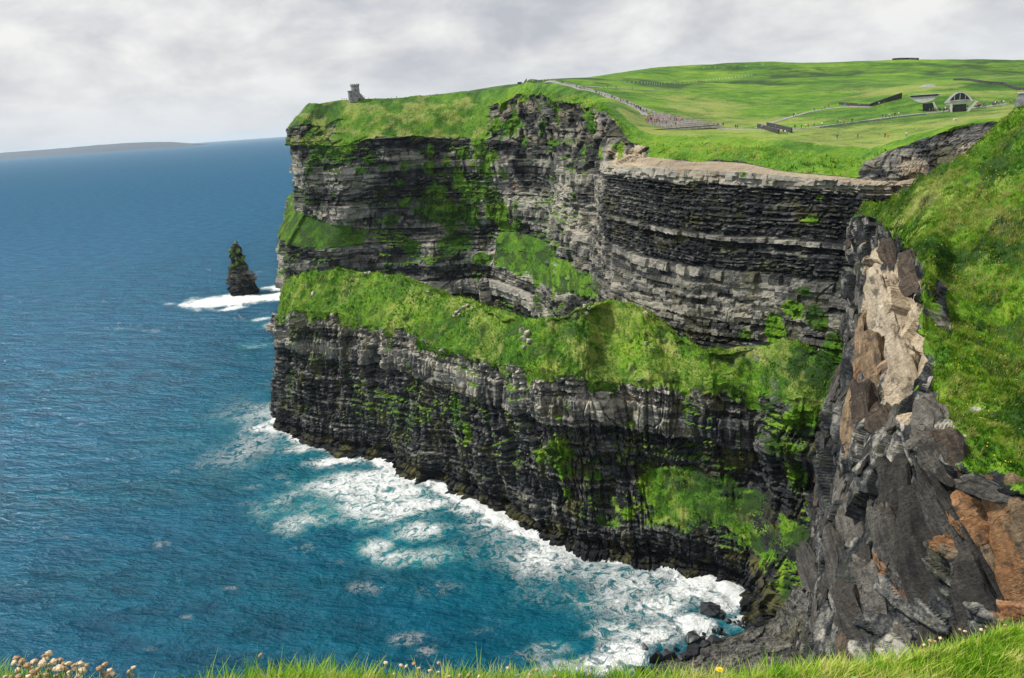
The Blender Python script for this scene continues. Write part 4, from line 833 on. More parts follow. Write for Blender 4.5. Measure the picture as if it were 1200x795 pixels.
# ---- parapet walls on the grassy dome
wl=[(606,98.2),(612,97.4),(618,97.0),(624,96.6),(630,96.2),(636,95.8)]
q=[hit(a,b+.6) for a,b in wl]; D0=root('dome_parapet',q[0],0,'low dark flagstone parapet on the crest of the grassy dome','wall')
for a,b in zip(q[:-1],q[1:]):
    d=b-a; L=np.hypot(d[0],d[1]); part('wall_slab',boxm('wall_slab',L*.8,.4,2.2),M['masonry_dark'],D0,tuple((a+b)/2-q[0]-np.array([0,0,.4])),math.atan2(d[1],d[0]))
# ---- stone terrace steps
a=hit(755,150); Tr=root('stone_terrace',a,0,'broad pale flagstone terrace of long steps beside the cliff path','terrace')
lo=[]
for i in range(9):
    y=134.2+i*2.05; L=hit(757.5-i*.6,y); Rr_=hit(774+i*8.6,y+ (0 if i<8 else 0)); d=Rr_-L; ln=np.hypot(d[0],d[1]); z=max(L[2],Rr_[2])
    part('step',boxm('step',ln,5.6,1.5,bev=.05),M['flag'],Tr,tuple((L+Rr_)/2-a+np.array([0,0,-.9])),math.atan2(d[1],d[0]))
    part('riser_wall',boxm('riser_wall',ln*.96,.3,.42,bev=.03),M['masonry_dark'],Tr,tuple((L+Rr_)/2-a+np.array([.0,-2.9,.25])),math.atan2(d[1],d[0]))
# ---- dark slate walls
def wallrun(name,pxs,h,t,label,m=None,hend=None,partname='wall_section'):
    q=[hit(*k) for k in pxs]; W=root(name,q[0],0,label,'wall'); n=len(q)-1
    for i,(a,b) in enumerate(zip(q[:-1],q[1:])):
        d=b-a; L=np.hypot(d[0],d[1]); h0=h+((hend or h)-h)*i/n; h1=h+((hend or h)-h)*(i+1)/n; dz=b[2]-a[2]
        me=prism(partname,[(0,-.6),(L-.05,dz-.6),(L-.05,dz+h1),(0,h0)],t); part(partname,me,m or M['masonry_dark'],W,tuple(a-q[0]),math.atan2(d[1],d[0]))
    return W
vp=hit(888,150); 
wallrun('platform_wall',[(887,149.6),(893,151.4),(899,153.2),(905,155),(912,157.2)],2.0,.6,'near dark slate wall of the sunken viewing platform')
wallrun('platform_wall',[(898,148.6),(904,149.8),(911,151.4),(918,153.2),(927,156)],2.2,.6,'far dark slate wall of the sunken viewing platform')
wallrun('retaining_wall',[(1020,125),(1028,122.8),(1038,120.2),(1048,117.6),(1057,115.5)],1.6,.8,'dark wedge-shaped retaining wall rising along the hillside path',hend=3.4)
wallrun('retaining_wall',[(983,122.8),(992,123.6),(1001,124.3),(1010,125),(1019,125.4)],1.6,.6,'low dark wall along the upper end of the side path')
wallrun('field_wall',[(1117,94.6),(1127,94.4),(1137,95),(1147,97),(1157,98.4),(1166,98.8),(1175,99.4),(1182,102.5),(1190,105.5),(1200,106)],1.6,.8,'thin dark field wall winding over the hill above the building')
wallrun('ruined_wall',[(1047,68.6),(1053,67.8),(1059,67.6),(1065,67.6),(1074,68.8)],2.2,3.,'low dark ruined wall on the skyline of the hill')
wallrun('path_wall',[(960,150.4),(985,147),(1010,143.6),(1035,140.6),(1060,137.2),(1085,134.6)],.7,.5,'long low stone wall along the near side of the meadow path',m=M['masonry'])
wallrun('path_wall',[(661,98.2),(676,101.5),(692,106),(707,110),(724,116.4),(741,122.5),(756,128.5),(768,133)],.9,.5,'low pale wall along the inland side of the cliff path',m=M['masonry'])
# ---- parapet at the right edge
pb=aty(1196,131,232.); bx=root('stone_parapet',pb+np.array([0,0,-3]),facing(pb),'grey slate parapet block at the right edge above the grassy headland','wall')
part('wall_block',prism('wall_block',[(-2.4,0),(9,0),(9,8.2),(-1.2,8.0)],3.0),M['masonry'],bx); part('coping',boxm('coping',10.3,3.3,.3),M['concrete'],bx,(3.9,1.5,8.1))
# ---- building set into the hillside
def arc(w_,h_,n=14,flip=False):
    p=[]
    for i in range(n+1):
        t=-1+2*i/n; p.append((t*w_/2,(h_*(1-t*t))*(-1 if flip else 1)))
    return p
def outer(a,w_): return [(-w_/2,0)]+a[1:-1]+[(w_/2,0)]
e=hit(1124,131.2); B=root('hillside_building',e,facing(e),'visitor building set in the green hill with an arched window above its entrance','building')
part('arch_surround',prism('arch_surround',arc(13.5,5.2),3.5),M['concrete'],B,(-.6,0,4.9)); w_=part('arch_window',prism('arch_window',[(x,z) for x,z in arc(9.2,3.6)],.5),M['glass'],B,(-.2,-.35,6.0))
part('glazing_bar',prism('glazing_bar',arc(10.4,.35)[::1],.3),M['concrete'],w_,(0,-.15,-.3))
for k in (-2.5,0,2.5): part('mullion',boxm('mullion',.18,.2,3.2 if k==0 else 2.6,bev=0),M['concrete'],w_,(k,-.12,.1))
part('sill',prism('sill',[(-6.9,0),(6.5,0),(5.2,-1.0),(-5.4,-1.0)],3.),M['concrete'],B,(-.6,.2,4.9))
part('doorway',prism('doorway',[(-3.2,0),(3.4,0),(3.0,4.0),(-3.0,4.0)],2.),M['glass'],B,(0,.3,-.2))
part('wing_wall',prism('wing_wall',[(0,0),(1.2,0),(5.2,5.2),(3.6,5.2)],2.5),M['concrete'],B,(3.2,-.4,-.2)); part('wing_wall',prism('wing_wall',[(0,0),(.9,0),(.5,4.4),(-.6,4.4)],2.5),M['concrete'],B,(-4.0,-.4,-.2))
e=hit(1088,130.8); B=root('hillside_building',e,facing(e),'smaller hillside building front with a boat-shaped pale window above a dark door','building')
part('lens_surround',prism('lens_surround',arc(15.5,4.0,flip=True)[::-1],3.),M['concrete'],B,(-2.6,.4,8.8)); part('strip_window',prism('strip_window',[(-6.4,0),(6.4,0),(6.9,.9),(-6.9,.9)],.6),M['glass'],B,(-2.6,.05,8.1))
part('roof_edge',prism('roof_edge',[(-8,0),(8,0),(8,.4),(-8,.4)],3.4),M['concrete'],B,(-2.6,.1,8.82))
part('doorway',prism('doorway',[(-2.8,0),(3.0,0),(1.9,4.6),(-3.2,4.6)],2.),M['glass'],B,(0,.3,-.2)); part('wing_wall',prism('wing_wall',[(0,0),(1.0,0),(-1.6,5.0),(-2.4,5.0)],2.5),M['concrete'],B,(4.0,-.2,-.2))
e=hit(1086.5,102.6); B=root('roof_light',e,facing(e),'pale curved roof light on the hill above the buildings','roof light'); part('shell',prism('shell',arc(11.5,2.2),4.),M['concrete'],B,(0,0,-.1)); part('pane',prism('pane',arc(9.,1.3),.3),simple('pale_glass',(.5,.52,.55),.2,.1),B,(0,-.2,.05))
# ---- fence on the hill
fx=[(727,97.8),(755,98.2),(778,98.2),(798,98.4),(815,96.6),(835,94.4),(859,91.8),(881,88.6)]
xs,ys=drape(fx,7.5); f0=np.array([xs[0],ys[0],ground(xs[0],ys[0])]); Fe=root('hill_fence',f0,0,'pale post fence crossing the hill behind the cliff path','fence')
pm=boxm('post',.5,.5,1.9,bev=0)
for x,y in zip(xs,ys): part('post',pm,M['concrete'],Fe,(x-f0[0],y-f0[1],ground(x,y)-f0[2]-.2))
# ================================================================ people and animals (far off: a few pixels each)
def skinned(name,verts,edges,rad,rootv=0,sub=1):
    me=bpy.data.meshes.new(name+'_s'); me.from_pydata(verts,edges,[]); o=bpy.data.objects.new(name+'_s',me); C.objects.link(o)
    md=o.modifiers.new('skin','SKIN'); 
    if not me.skin_vertices: 
        bm=bmesh.new(); bm.from_mesh(me); bm.verts.layers.skin.verify(); bm.to_mesh(me); bm.free()
    for i,sv_ in enumerate(me.skin_vertices[0].data):
        r=rad[i]; sv_.radius=r if isinstance(r,tuple) else (r,r); sv_.use_root=(i==rootv)
    if sub: o.modifiers.new('sub','SUBSURF').levels=sub
    dg=bpy.context.evaluated_depsgraph_get(); m2=bpy.data.meshes.new_from_object(o.evaluated_get(dg)); m2.name=name
    bpy.data.objects.remove(o,do_unlink=True); bpy.data.meshes.remove(me); return m2
def person_mesh(k):
    s=(.0,.12,.22,-.05)[k]; sw=(.08,.2,.1,.3)[k]     # stride, arm swing
    v=[(0,0,.95),(0,0,1.15),(0,.0,1.38),(0,.0,1.50),(0,.01,1.60),(0,.01,1.72),
       (-.10,0,.90),(-.11,s*.5,.50),(-.12,s*.2-.02,.08),(-.12,s*.2-.14,.04),(.10,0,.90),(.11,-s*.6,.50),(.12,-s*.9,.08),(.12,-s*.9-.12,.04),
       (-.19,0,1.40),(-.25,sw*.3,1.13),(-.25,-sw*.4-.02,.88),(-.25,-sw*.5-.06,.80),(.19,0,1.40),(.25,-sw*.4,1.13),(.25,-sw-.02,.90),(.25,-sw*1.1-.05,.82)]
    e=[(0,1),(1,2),(2,3),(3,4),(4,5),(0,6),(6,7),(7,8),(8,9),(0,10),(10,11),(11,12),(12,13),(2,14),(14,15),(15,16),(16,17),(2,18),(18,19),(19,20),(20,21)]
    r=[(.16,.11),(.15,.11),(.17,.11),.055,.10,.085,.09,.065,.045,.045,.09,.065,.045,.045,.075,.055,.04,.035,.075,.055,.04,.035]
    me=skinned('person',v,e,r)
    for nm in ('jacket','trousers','skin','hair'): me.materials.append(None)
    for p_ in me.polygons:
        z=p_.center.z; x=abs(p_.center.x)
        p_.material_index=1 if (z<.92 and x<.2) else (3 if z>1.66 or (z>1.58 and p_.center.y>.03) else (2 if z>1.47 or (z<.86 and x>.2) else 0)); p_.use_smooth=True
    return me
PM=[person_mesh(k) for k in range(4)]
def flat(name,c,r=.8):
    m,N,b=mat(name); n=N.noise(N.pos(),9.,2); N.put(b.inputs['Base Color'],N.mix(n,tuple(x*.8 for x in c),c)); b.inputs['Roughness'].default_value=r; return m
CL={k:flat('cloth_'+k,c) for k,c in {'red':(.55,.03,.03),'blue':(.03,.09,.35),'white':(.72,.72,.70),'black':(.012,.012,.015),'navy':(.015,.022,.06),'orange':(.65,.2,.04),'grey':(.2,.2,.21),'pink':(.6,.2,.25),'green':(.05,.16,.07),'teal':(.04,.22,.25)}.items()}
TR=[flat('trousers_'+k,c) for k,c in {'denim':(.05,.08,.16),'black':(.012,.012,.014),'khaki':(.2,.16,.1)}.items()]
SK=[flat('skin_a',(.55,.34,.24)),flat('skin_b',(.32,.19,.12))]; HR=[flat('hair_dark',(.02,.015,.01)),flat('hair_fair',(.25,.17,.08))]
ZN={'tower':'on the cliff top beside the stone tower','skyline':'on the far cliff top skyline between tower and dome','crest':'on the grassy crest beside the dome parapet','upper':'on the cliff path above the crag','slope':'on the faint path across the hill slope','terrace':'on the pale stone terrace steps','junction':'where the terrace meets the meadow path','meadow':'on the long meadow path','side':'on the side path below the dark walls','platform':'between the dark walls of the viewing platform','entrance':'in the crowd outside the hillside buildings','right':'on the path right of the hillside buildings','bank':'on the lower edge of the meadow above the bank','parapet':'behind the slate parapet at the right edge'}
pr=random.Random(11); keys=list(CL); wts=[2.0,2,3,3.2,2.2,.8,1.6,.9,.6,.7]
def person(px,py,zone,col=None,p=None):
    p=hit(px,py) if p is None else p
    if p is None: return
    col=col or pr.choices(keys,wts)[0]; o=bpy.data.objects.new('person',pr.choice(PM)); C.objects.link(o); o.location=(p[0],p[1],p[2]+.02+(.16 if zone in('upper','meadow','side','slope','right','junction') else 0)+(1.35 if zone=='terrace' else 0)*.4)
    o.rotation_euler=(0,0,pr.uniform(0,6.28)); s=pr.uniform(.92,1.06)*1.3; o.scale=(s,s,s)
    for i,m in enumerate((CL[col],pr.choice(TR),pr.choice(SK),pr.choice(HR))): o.material_slots[i].link='OBJECT'; o.material_slots[i].material=m
    tag(o,'person in a %s top %s'%(col,ZN[zone]),'person','people '+ZN[zone])
for x,y,z,*c in [(401,117.8,'tower'),(403.5,117.7,'tower'),(406,117.6,'tower','black'),(409,117.7,'tower'),(422,117.6,'tower','navy'),(432,117,'tower')]+[(440+i*12+(i*i*7)%9,117.2-(i*12+0)/132*9.0,'skyline') for i in range(11)]+\
 [(638,95.6,'crest','red'),(642,95.4,'crest','black'),(652.5,96.4,'crest','navy'),(655,96.8,'crest','blue'),(658.5,97.6,'crest','black'),(664,99.2,'crest','orange'),(667,99.8,'crest','grey'),
 (676,103.4,'upper','black'),(679,104.2,'upper','white'),(682,105,'upper','grey'),(685.5,106,'upper','red'),(689,107.2,'upper'),(699,110.6,'upper','navy'),(702,111.6,'upper','white'),(705,112.4,'upper','pink'),(708.5,113.4,'upper','white'),(717,116,'upper','black'),(720,117,'upper','white'),(724,118.4,'upper','white'),(727,119.4,'upper','grey'),(730,119,'upper','white'),
 (740,124.6,'upper','green'),(743,125.6,'upper','navy'),(745.5,126.6,'upper','white'),(748,127.8,'upper','black'),(751,129,'upper','blue'),(753,131,'upper','white'),(755.5,132.4,'upper','white'),(758,132.6,'upper','navy'),(764,134,'upper','grey'),
 (707,103.6,'slope','blue'),(712,104,'slope','teal'),(722,104.6,'slope','black'),(741,105.4,'slope','grey'),(757,143,'terrace','pink'),(760,144,'terrace','red'),(762,143.4,'terrace','red'),(773,146,'terrace','red'),(776,147,'terrace','red'),(781,148,'terrace','navy'),(784,141,'terrace','white'),(786,142,'terrace','grey'),(791,142,'terrace','blue'),(793,144,'terrace','navy'),(795.5,141,'terrace','blue'),(797,145,'terrace','red'),(792,149,'terrace','black'),(787,150,'terrace','white'),(815,148,'terrace','white'),
 (841,149,'junction','red'),(844,149.6,'junction','white'),(847.5,149.4,'junction','black'),(862,151,'junction','navy'),(864,151.8,'junction','black'),(888,151.6,'junction','blue'),(893,152,'junction','white'),(897,151.6,'junction','grey'),
 (909,152,'meadow','pink'),(914,152,'meadow','red'),(927,152,'meadow','white'),(931.5,151.6,'meadow','navy'),(939,151,'meadow','black'),(944,150.6,'meadow','white'),(947,150.2,'meadow','red'),(954,149.4,'meadow','black'),(963,148.4,'meadow','white'),(981.5,146.2,'meadow','red'),(984.5,145.8,'meadow','white'),(989,145.2,'meadow','orange'),(998.5,144,'meadow','black'),(1034,139.2,'meadow','navy'),(1038,138.8,'meadow','grey'),(1042,138.2,'meadow','white'),(1046,137.8,'meadow','green'),(1048.5,137.4,'meadow','black'),(1053,136.8,'meadow','white'),
 (930,137.4,'side','blue'),(932.5,137,'side','white'),(963,129,'side','white'),(966.5,128.6,'side','black'),(954,130.6,'side','teal'),(971,127,'side','navy'),(990,125.4,'side','white'),(994,125.4,'side','red'),(1007,125.4,'side','orange'),(1030,124.2,'side','white'),(1036,123.4,'side','green'),(1048,122.6,'side','grey'),
 (981,163,'bank','blue'),(1005,162,'bank','grey'),(1037,162,'bank','red'),(1040.5,162,'bank','orange'),(1062,160.8,'bank','white')]: person(x,y,z,*c)
for i in range(26):
    t=pr.random(); xs_=np.interp(t,[0,.25,.5,.75,1],[672,700,722,742,756]); ys_=np.interp(t,[0,.25,.5,.75,1],[102,109.5,117.4,125,133]); person(xs_+pr.uniform(-1.5,1.5),ys_+pr.uniform(-.3,.7),'upper')
for i in range(16): person(pr.uniform(757,800),pr.uniform(139,149),'terrace')
for i in range(14): person(pr.uniform(870,1060),0,'meadow') if False else None
for i in range(12): person(897+i*2.3,152.6+i*.52+pr.uniform(-.4,.4),'platform')
for i in range(46):
    x=pr.uniform(1089,1158); person(x,131.8-(x-1089)*.088+pr.uniform(-.6,1.3),'entrance')
for i in range(16):
    x=pr.uniform(1159,1186); person(x,124.6-(x-1159)*.13+pr.uniform(-.3,.7),'right')
person(0,0,'parapet','pink',p=np.array(pb)+np.array([1.4,2.6,4.0]))
# ---- animals
def cow_mesh():
    v=[(0,0,1.05),(0,.55,1.08),(0,-.55,1.1),(0,-.85,1.25),(0,-1.15,1.2),(0,-1.38,1.05),(0,.80,1.1),(0,.92,.6)]
    e=[(0,1),(0,2),(2,3),(3,4),(4,5),(1,6),(6,7)]; r=[(.32,.36),(.30,.32),(.30,.34),.18,.15,.09,.10,.03]
    for sx in(-1,1):
        for y0,kn in((-.55,-.05),(.6,.10)):
            i=len(v); v+=[(sx*.18,y0,.85),(sx*.19,y0+kn,.45),(sx*.19,y0+(.0 if kn<0 else .03),.04)]; e+=[(2 if y0<0 else 1,i),(i,i+1),(i+1,i+2)]; r+=[.15,.075,.06]
    return skinned('grazing_cow',v,e,r)
CM=cow_mesh(); cw=flat('cow_white',(.7,.66,.58)); cb=flat('cow_dark',(.03,.025,.02)); CM.materials.append(None)
def cow(px,py,m,label,group=None):
    p=hit(px,py)
    if p is None: return
    o=bpy.data.objects.new('grazing_cow',CM); C.objects.link(o); o.location=tuple(p); o.rotation_euler=(0,0,pr.uniform(1.2,1.9)); o.material_slots[0].link='OBJECT'; o.material_slots[0].material=m; tag(o,label,'cow',group)
cow(1119,142.6,cw,'pale animal grazing alone in the meadow above the earth bank')
for x,y,m,l in [(824.5,80.6,cw,'pale'),(838,80.2,cw,'pale'),(856,79.0,cb,'dark'),(864,79,cb,'dark'),(874.5,79,cw,'pale'),(894,76.8,cw,'pale')]: cow(x,y,m,'%s animal grazing near the skyline of the hill'%l,'animals grazing near the skyline of the hill')
# ================================================================ boulders
def rock_mesh(seed,sx,sy,sz,n=16,flatk=.72):
    r=np.random.RandomState(seed); pts=r.uniform(-1,1,(n,3)); m=np.abs(pts).max(1,keepdims=True); pts=pts/m*r.uniform(flatk,1,(n,1))
    bm=bmesh.new(); [bm.verts.new((x*sx/2,y*sy/2,z*sz/2)) for x,y,z in pts]; h=bmesh.ops.convex_hull(bm,input=bm.verts[:])
    bmesh.ops.delete(bm,geom=[g for g in h['geom_interior'] if isinstance(g,bmesh.types.BMVert)],context='VERTS')
    bmesh.ops.dissolve_limit(bm,angle_limit=.30,verts=bm.verts[:],edges=bm.edges[:]); bmesh.ops.bevel(bm,geom=bm.edges[:],offset=min(sx,sy,sz)*.035,segments=1,affect='EDGES')
    bmesh.ops.triangulate(bm,faces=bm.faces[:]); bmesh.ops.subdivide_edges(bm,edges=[e for e in bm.edges if e.calc_length()>min(sx,sy,sz)*.25],cuts=1)
    for q in bm.verts: q.co+=Vector(r.normal(0,.022*min(sx,sy,sz),3))
    me=bpy.data.meshes.new('boulder'); bm.to_mesh(me); bm.free(); return me
BD=[(830,716,25,18,'largest squarish dark boulder standing alone in the white surf'),(812,748,18,12,'flat-topped dark boulder in the surf below the lone square one'),(767,771,18,16,'pointed dark boulder nearest the left end of the rocky shore'),(783,770,15,16,'dark wedge-shaped boulder right beside the pointed one on the shore'),(792,761,8,9,'small tilted slab standing above the wedge-shaped boulder'),(838,751,17,9,'low dark boulder at the upper edge of the rocky shelf'),(844,740,8,10,'small upright dark rock in the surf above the low shelf boulder'),(836.5,740,4.5,6,'narrow small rock just left of the small upright one'),(825,742.5,4.5,4.5,'tiny round rock in the foam between the boulders'),(824,748,5,4,'tiny dark rock touching the flat-topped boulder'),(755,761,8,11,'isolated leaning dark rock at the left of the shore boulders'),(808,766,27,13,'long black boulder half buried at the shore edge'),(826,756,14,8,'slanted slab between the flat-topped boulder and the shelf'),(847,723.5,6,4.5,'small rock at the right foot of the lone square boulder'),(854,727,7,5,'second small rock trailing right from the lone square boulder'),(800,772,13,11,'dark boulder under the long black one by the grass'),(749,784,15,7,'flat dark rock showing just above the foreground grass')]
for i,(x,y,w_,h_,lb) in enumerate(BD):
    p=atz(x,y,1.2 if w_>9 else .8); k=np.linalg.norm(p-CAMPOS)/F; o=link('boulder',rock_mesh(700+i,w_*k,w_*k*.9,h_*k*1.1),M['boulder']); o.location=p; o.rotation_euler=(pr.uniform(-.15,.15),pr.uniform(-.15,.15),pr.uniform(-.3,.3)); tag(o,lb,'boulder','boulders in the surf at the foot of the headland')
SM=[rock_mesh(740+i,1.1,.9,.8) for i in range(5)]
for m_ in SM: m_.materials.append(M['boulder'])
for i in range(30):
    t=pr.random(); x=858+t*30; y=726+t*12+pr.uniform(-5,6); p=atz(x,y,.7); o=bpy.data.objects.new('shore_stone',pr.choice(SM)); C.objects.link(o); o.location=p; s=pr.uniform(.6,1.7); o.scale=(s,s,s); o.rotation_euler=(pr.uniform(0,6),pr.uniform(0,6),pr.uniform(0,6)); tag(o,'small dark stone among those scattered in the surf beside the rocky shelf','stone','small stones in the corner of the cove')
# ---- pale stones on the spur
LC={'a':'on the crest near the seaward end of the spur','b':'in the loose heap on the middle of the spur','c':'in the blocky outcrop halfway down the spur grass','d':'on the rise of the spur below the layered cliff'}
for i,(x,y,w_,h_,z) in enumerate([(427,319,6,4,'a'),(434,318,5,4,'a'),(451,322,4,3,'a'),(366,344,5,8,'a'),(358,334,3,5,'a'),(500,340,4,3,'a'),(533,365,6,4,'b'),(537,362,6,5,'b'),(541,359,7,4,'b'),(546,358,6,4,'b'),(536,369,5,4,'b'),(550,361,4,3,'b'),(530,369,4,3,'b'),(610,388,9,8,'c'),(617,391,8,9,'c'),(611,398,8,8,'c'),(618,400,8,6,'c'),(613,405,6,5,'c'),(685,358,6,5,'d'),(682,364,5,4,'d'),(689,366,6,4,'d'),(693,360,5,4,'d'),(676,369,4,4,'d'),(640,373,5,3,'d'),(757,400,5,4,'d'),(758,366,7,4,'d')]):
    p=find(SPURP,x,y,3); k=np.linalg.norm(p-CAMPOS)/F; o=link('pale_stone',rock_mesh(800+i,w_*k,w_*k*.9,h_*k*1.1),M['palestone']); o.location=p+np.array([0,0,h_*k*.15]); o.rotation_euler=(pr.uniform(-.2,.2),pr.uniform(-.2,.2),pr.uniform(0,1)); tag(o,'pale lichened stone '+LC[z],'stone','pale stones '+LC[z])
# ---- rock pillars behind the spur crest
for i,(x,y0,y1,w_,Yp,lb) in enumerate([(567,326,372,13,400,'stubby rock pillar rising behind the middle of the spur'),(605,346,384,10,372,'short rock pillar peeping over the lowest dip of the spur crest'),(583,352,372,9,392,'low rock knob between the two pillars behind the spur')]):
    t=aty(x,y0,Yp); b=aty(x+3,y1,Yp); hgt=t[2]-b[2]; wd=w_*np.linalg.norm(t-CAMPOS)/F/2; nu,nz=40,60
    th=np.linspace(0,6.2832,nu,endpoint=False)[:,None]; zz_=np.linspace(0,1,nz)[None,:]; rr_=wd*(1.25-.35*zz_)*(1-.35*sstep(zz_,.93,1.0)); sq=1/np.maximum(abs(np.cos(th)),abs(np.sin(th)))**.7
    Z=b[2]-10+(hgt+10)*zz_+0*th; P=np.stack([t[0]+np.cos(th)*rr_*sq,t[1]+np.sin(th)*rr_*sq*.9,Z],-1)
    sd,tn,hd,_=strata(th*wd+0*Z,Z,900+i,.5,tmin=.7,tmax=2.2); P[...,0]+=np.cos(th)*sd; P[...,1]+=np.sin(th)*sd
    me=npmesh('rock_pillar',P.reshape(-1,3),gridfaces(nu,nz,True),False,{'veg':.0*Z,'tone':np.clip(tn+.15,0,1),'warm':0*Z,'rust':0*Z,'straw':0*Z})
    bm=bmesh.new(); bm.from_mesh(me); bm.verts.ensure_lookup_table(); bm.faces.new([bm.verts[k*nz+nz-1] for k in range(nu)]); bm.to_mesh(me); bm.free()
    tag(link('rock_pillar',me,M['spur']),lb,'rock pillar')
# ================================================================ the bank at the photographer's feet
LP=[(-300,790,2.0),(-120,792,2.1),(0,801,2.2),(60,806,2.2),(130,818,2.2),(200,828,2.2),(250,808,2.3),(275,797,2.3),(330,793,2.3),(400,797,2.35),(500,800,2.4),(620,801,2.5),(720,799,2.55),(800,794,2.65),(880,795,2.75),(950,786,2.9),(1020,775,3.1),(1100,764,3.3),(1200,748,3.55),(1330,728,3.9),(1500,700,4.4),(1750,660,5.2),(2100,610,6.4)]
rows=[]
for x,y,Yl in LP:
    L=aty(x,y,Yl); o=np.array([L[0]*.35,1.,0]); o/=np.linalg.norm(o)
    near_=L-o*.9+np.array([0,0,.12]); back=np.array([L[0]*.8,-1.2,178.45+.04*L[0]]); far_=np.array([L[0]*1.5,-9.,178.9+.06*L[0]])
    rows.append([far_,back,near_,L,L+o*.25+np.array([0,0,-.5]),L+o*1.6+np.array([0,0,-7.]),L+o*18+np.array([0,0,-L[2]-5.])])
P,u,v=loft(np.array(rows),[16]*22,[6,14,40,10,14,40]); Z=P[...,2]
P2=P.copy(); P2[...,2]+=(fbm(P[...,0]/.5,P[...,1]/.5,0*Z,951,4)-.5)*.16*sstep(v[None,:],.8,1.6)*sstep(4.4-v[None,:],0,1)
P2[...,1]+=(fbm(P[...,0]/6,Z/6,0*Z,955,4)-.5)*5*sstep(v[None,:],4.8,5.6)
vg=np.interp(v,[0,3.9,4.3,6],[1,1,.5,.1])[None,:]+0*Z
me=npmesh('foreground_bank',P2.reshape(-1,3),gridfaces(*P.shape[:2])[:,::-1],True,{'veg':vg,'tone':.4+0*Z,'warm':0*Z,'rust':0*Z,'straw':.3+0*Z})
tag(link('foreground_bank',me,M['bank']),'grassy cliff edge in the immediate foreground',None,None,'structure')
BKB=BVHTree.FromPolygons(P2.reshape(-1,3).tolist(),gridfaces(*P.shape[:2]).tolist())
def bank_z(x,y):
    r=BKB.ray_cast(Vector((x,y,190)),Vector((0,0,-1)),30); return r[0].z if r[0] is not None else 177.5
Nb=gnormal(P2); Nb*=np.sign(Nb[...,2:3]+1e-9)
wt=(np.interp(v,[0,1.9,2.3,3.0,3.15,3.3,6],[0,0,.5,1,1,0,0])[None,:]+0*Z)
# sparse where the bank dips out of view
p,nn=scatter(P2,vg,Nb,10500,rng,.3,weight=wt)
q=proj(p); keep=(q[:,0]>-60)&(q[:,0]<1700)&(q[:,1]>640); p,nn=p[keep],nn[keep]
tufts('foreground_grass',p,nn,rng,.035,.125,.0020,7,.024,M['blade_front'],lean=.45,label='bright yellow-green grass blades along the foreground cliff edge',seg=3,bias=(.15,.1,0))
k=rng.rand(len(p))<.22
tufts('dry_grass_stems',p[k],nn[k],rng,.08,.16,.0015,3,.03,blade_mat('dry_grass',3,9,lum=1.9),lean=.5,label='thin pale dry grass stems arching out of the foreground grass',seg=3,bias=(.2,0,0))
# ---- thrift: dry papery flower heads on thin stems
def head_mesh(seed,r):
    q=np.random.RandomState(seed); bm=bmesh.new(); bmesh.ops.create_icosphere(bm,subdivisions=3,radius=r)
    for vtx in bm.verts:
        d=vtx.co.normalized(); n=float(vn(np.array([d.x*3.5+seed]),np.array([d.y*3.5]),np.array([d.z*3.5]),seed)[0]); n2=float(vn(np.array([d.x*11+seed]),np.array([d.y*11]),np.array([d.z*11]),seed+1)[0]); vtx.co=d*r*(.45+.55*n+.55*n2); vtx.co.z*=.62
    me=bpy.data.meshes.new('flower_head'); bm.to_mesh(me); bm.free(); return me
M['thrift']=simple('dry_thrift',(.40,.26,.15),.9,.5,220,bumpd=.004); M['thrift2']=simple('pale_thrift',(.62,.49,.33),.9,.4,220,bumpd=.004); M['stem']=simple('thin_stem',(.10,.14,.03),.8,.3,40)
HM=[]
for i in range(6):
    h=head_mesh(960+i,1.0); h.materials.append(M['thrift'] if i%2 else M['thrift2']); h.polygons.foreach_set('use_smooth',[True]*len(h.polygons)); HM.append(h)
def stem_mesh(top,n=5,r=.0011):
    top=np.array(top); bm=bmesh.new(); R=[]
    for i in range(n+1):
        t=i/n; c=np.array([top[0]*t**1.6,top[1]*t**1.6,top[2]*t]); R.append([bm.verts.new((c[0]+r*math.cos(a),c[1]+r*math.sin(a),c[2])) for a in (0,2.09,4.19)])
    for a,b in zip(R[:-1],R[1:]):
        for j in range(3): bm.faces.new((a[j],a[(j+1)%3],b[(j+1)%3],b[j]))
    me=bpy.data.meshes.new('stem'); bm.to_mesh(me); bm.free(); return me
def thrift(px,py,Y,rad,label,group,mi=None):
    h=aty(px,py,Y); rx,ry=h[0]+pr.uniform(-.02,.02),h[1]-pr.uniform(0,.03); z=bank_z(rx,ry); z=min(z,h[2]-.02)
    t=root('thrift_flower',(rx,ry,z),0,label,'flower',group); top=(h[0]-rx,h[1]-ry,h[2]-z); part('stem',stem_mesh(top),M['stem'],t)
    o=part('flower_head',pr.choice(HM),M['thrift'],t,top); s=rad*2.2e-3*Y/2*pr.uniform(.85,1.15); o.scale=(s,s,s); o.rotation_euler=(pr.uniform(-.6,.6),pr.uniform(-.6,.6),pr.uniform(0,6))
LH=[(90,145),(75,170),(120,160),(110,180),(150,185),(180,165),(165,195),(205,205),(175,225),(95,210),(100,245),(155,245),(230,175),(245,150),(240,133),(265,120),(265,180),(290,165),(325,155),(345,175),(370,175),(300,205),(325,200),(265,205),(305,240),(375,220),(365,245),(400,185),(420,175),(440,175),(470,183),(400,205),(447,212),(420,243),(60,250),(30,245),(210,245),(250,235),(195,160),(315,190),(350,205)]
for x,y in LH: thrift(x/4.615,740+y/4.615,2.05+pr.uniform(-.1,.08),4.0*pr.uniform(.8,1.1),'beige dried thrift head in the dense clump at bottom left','dried thrift in the bottom left clump')
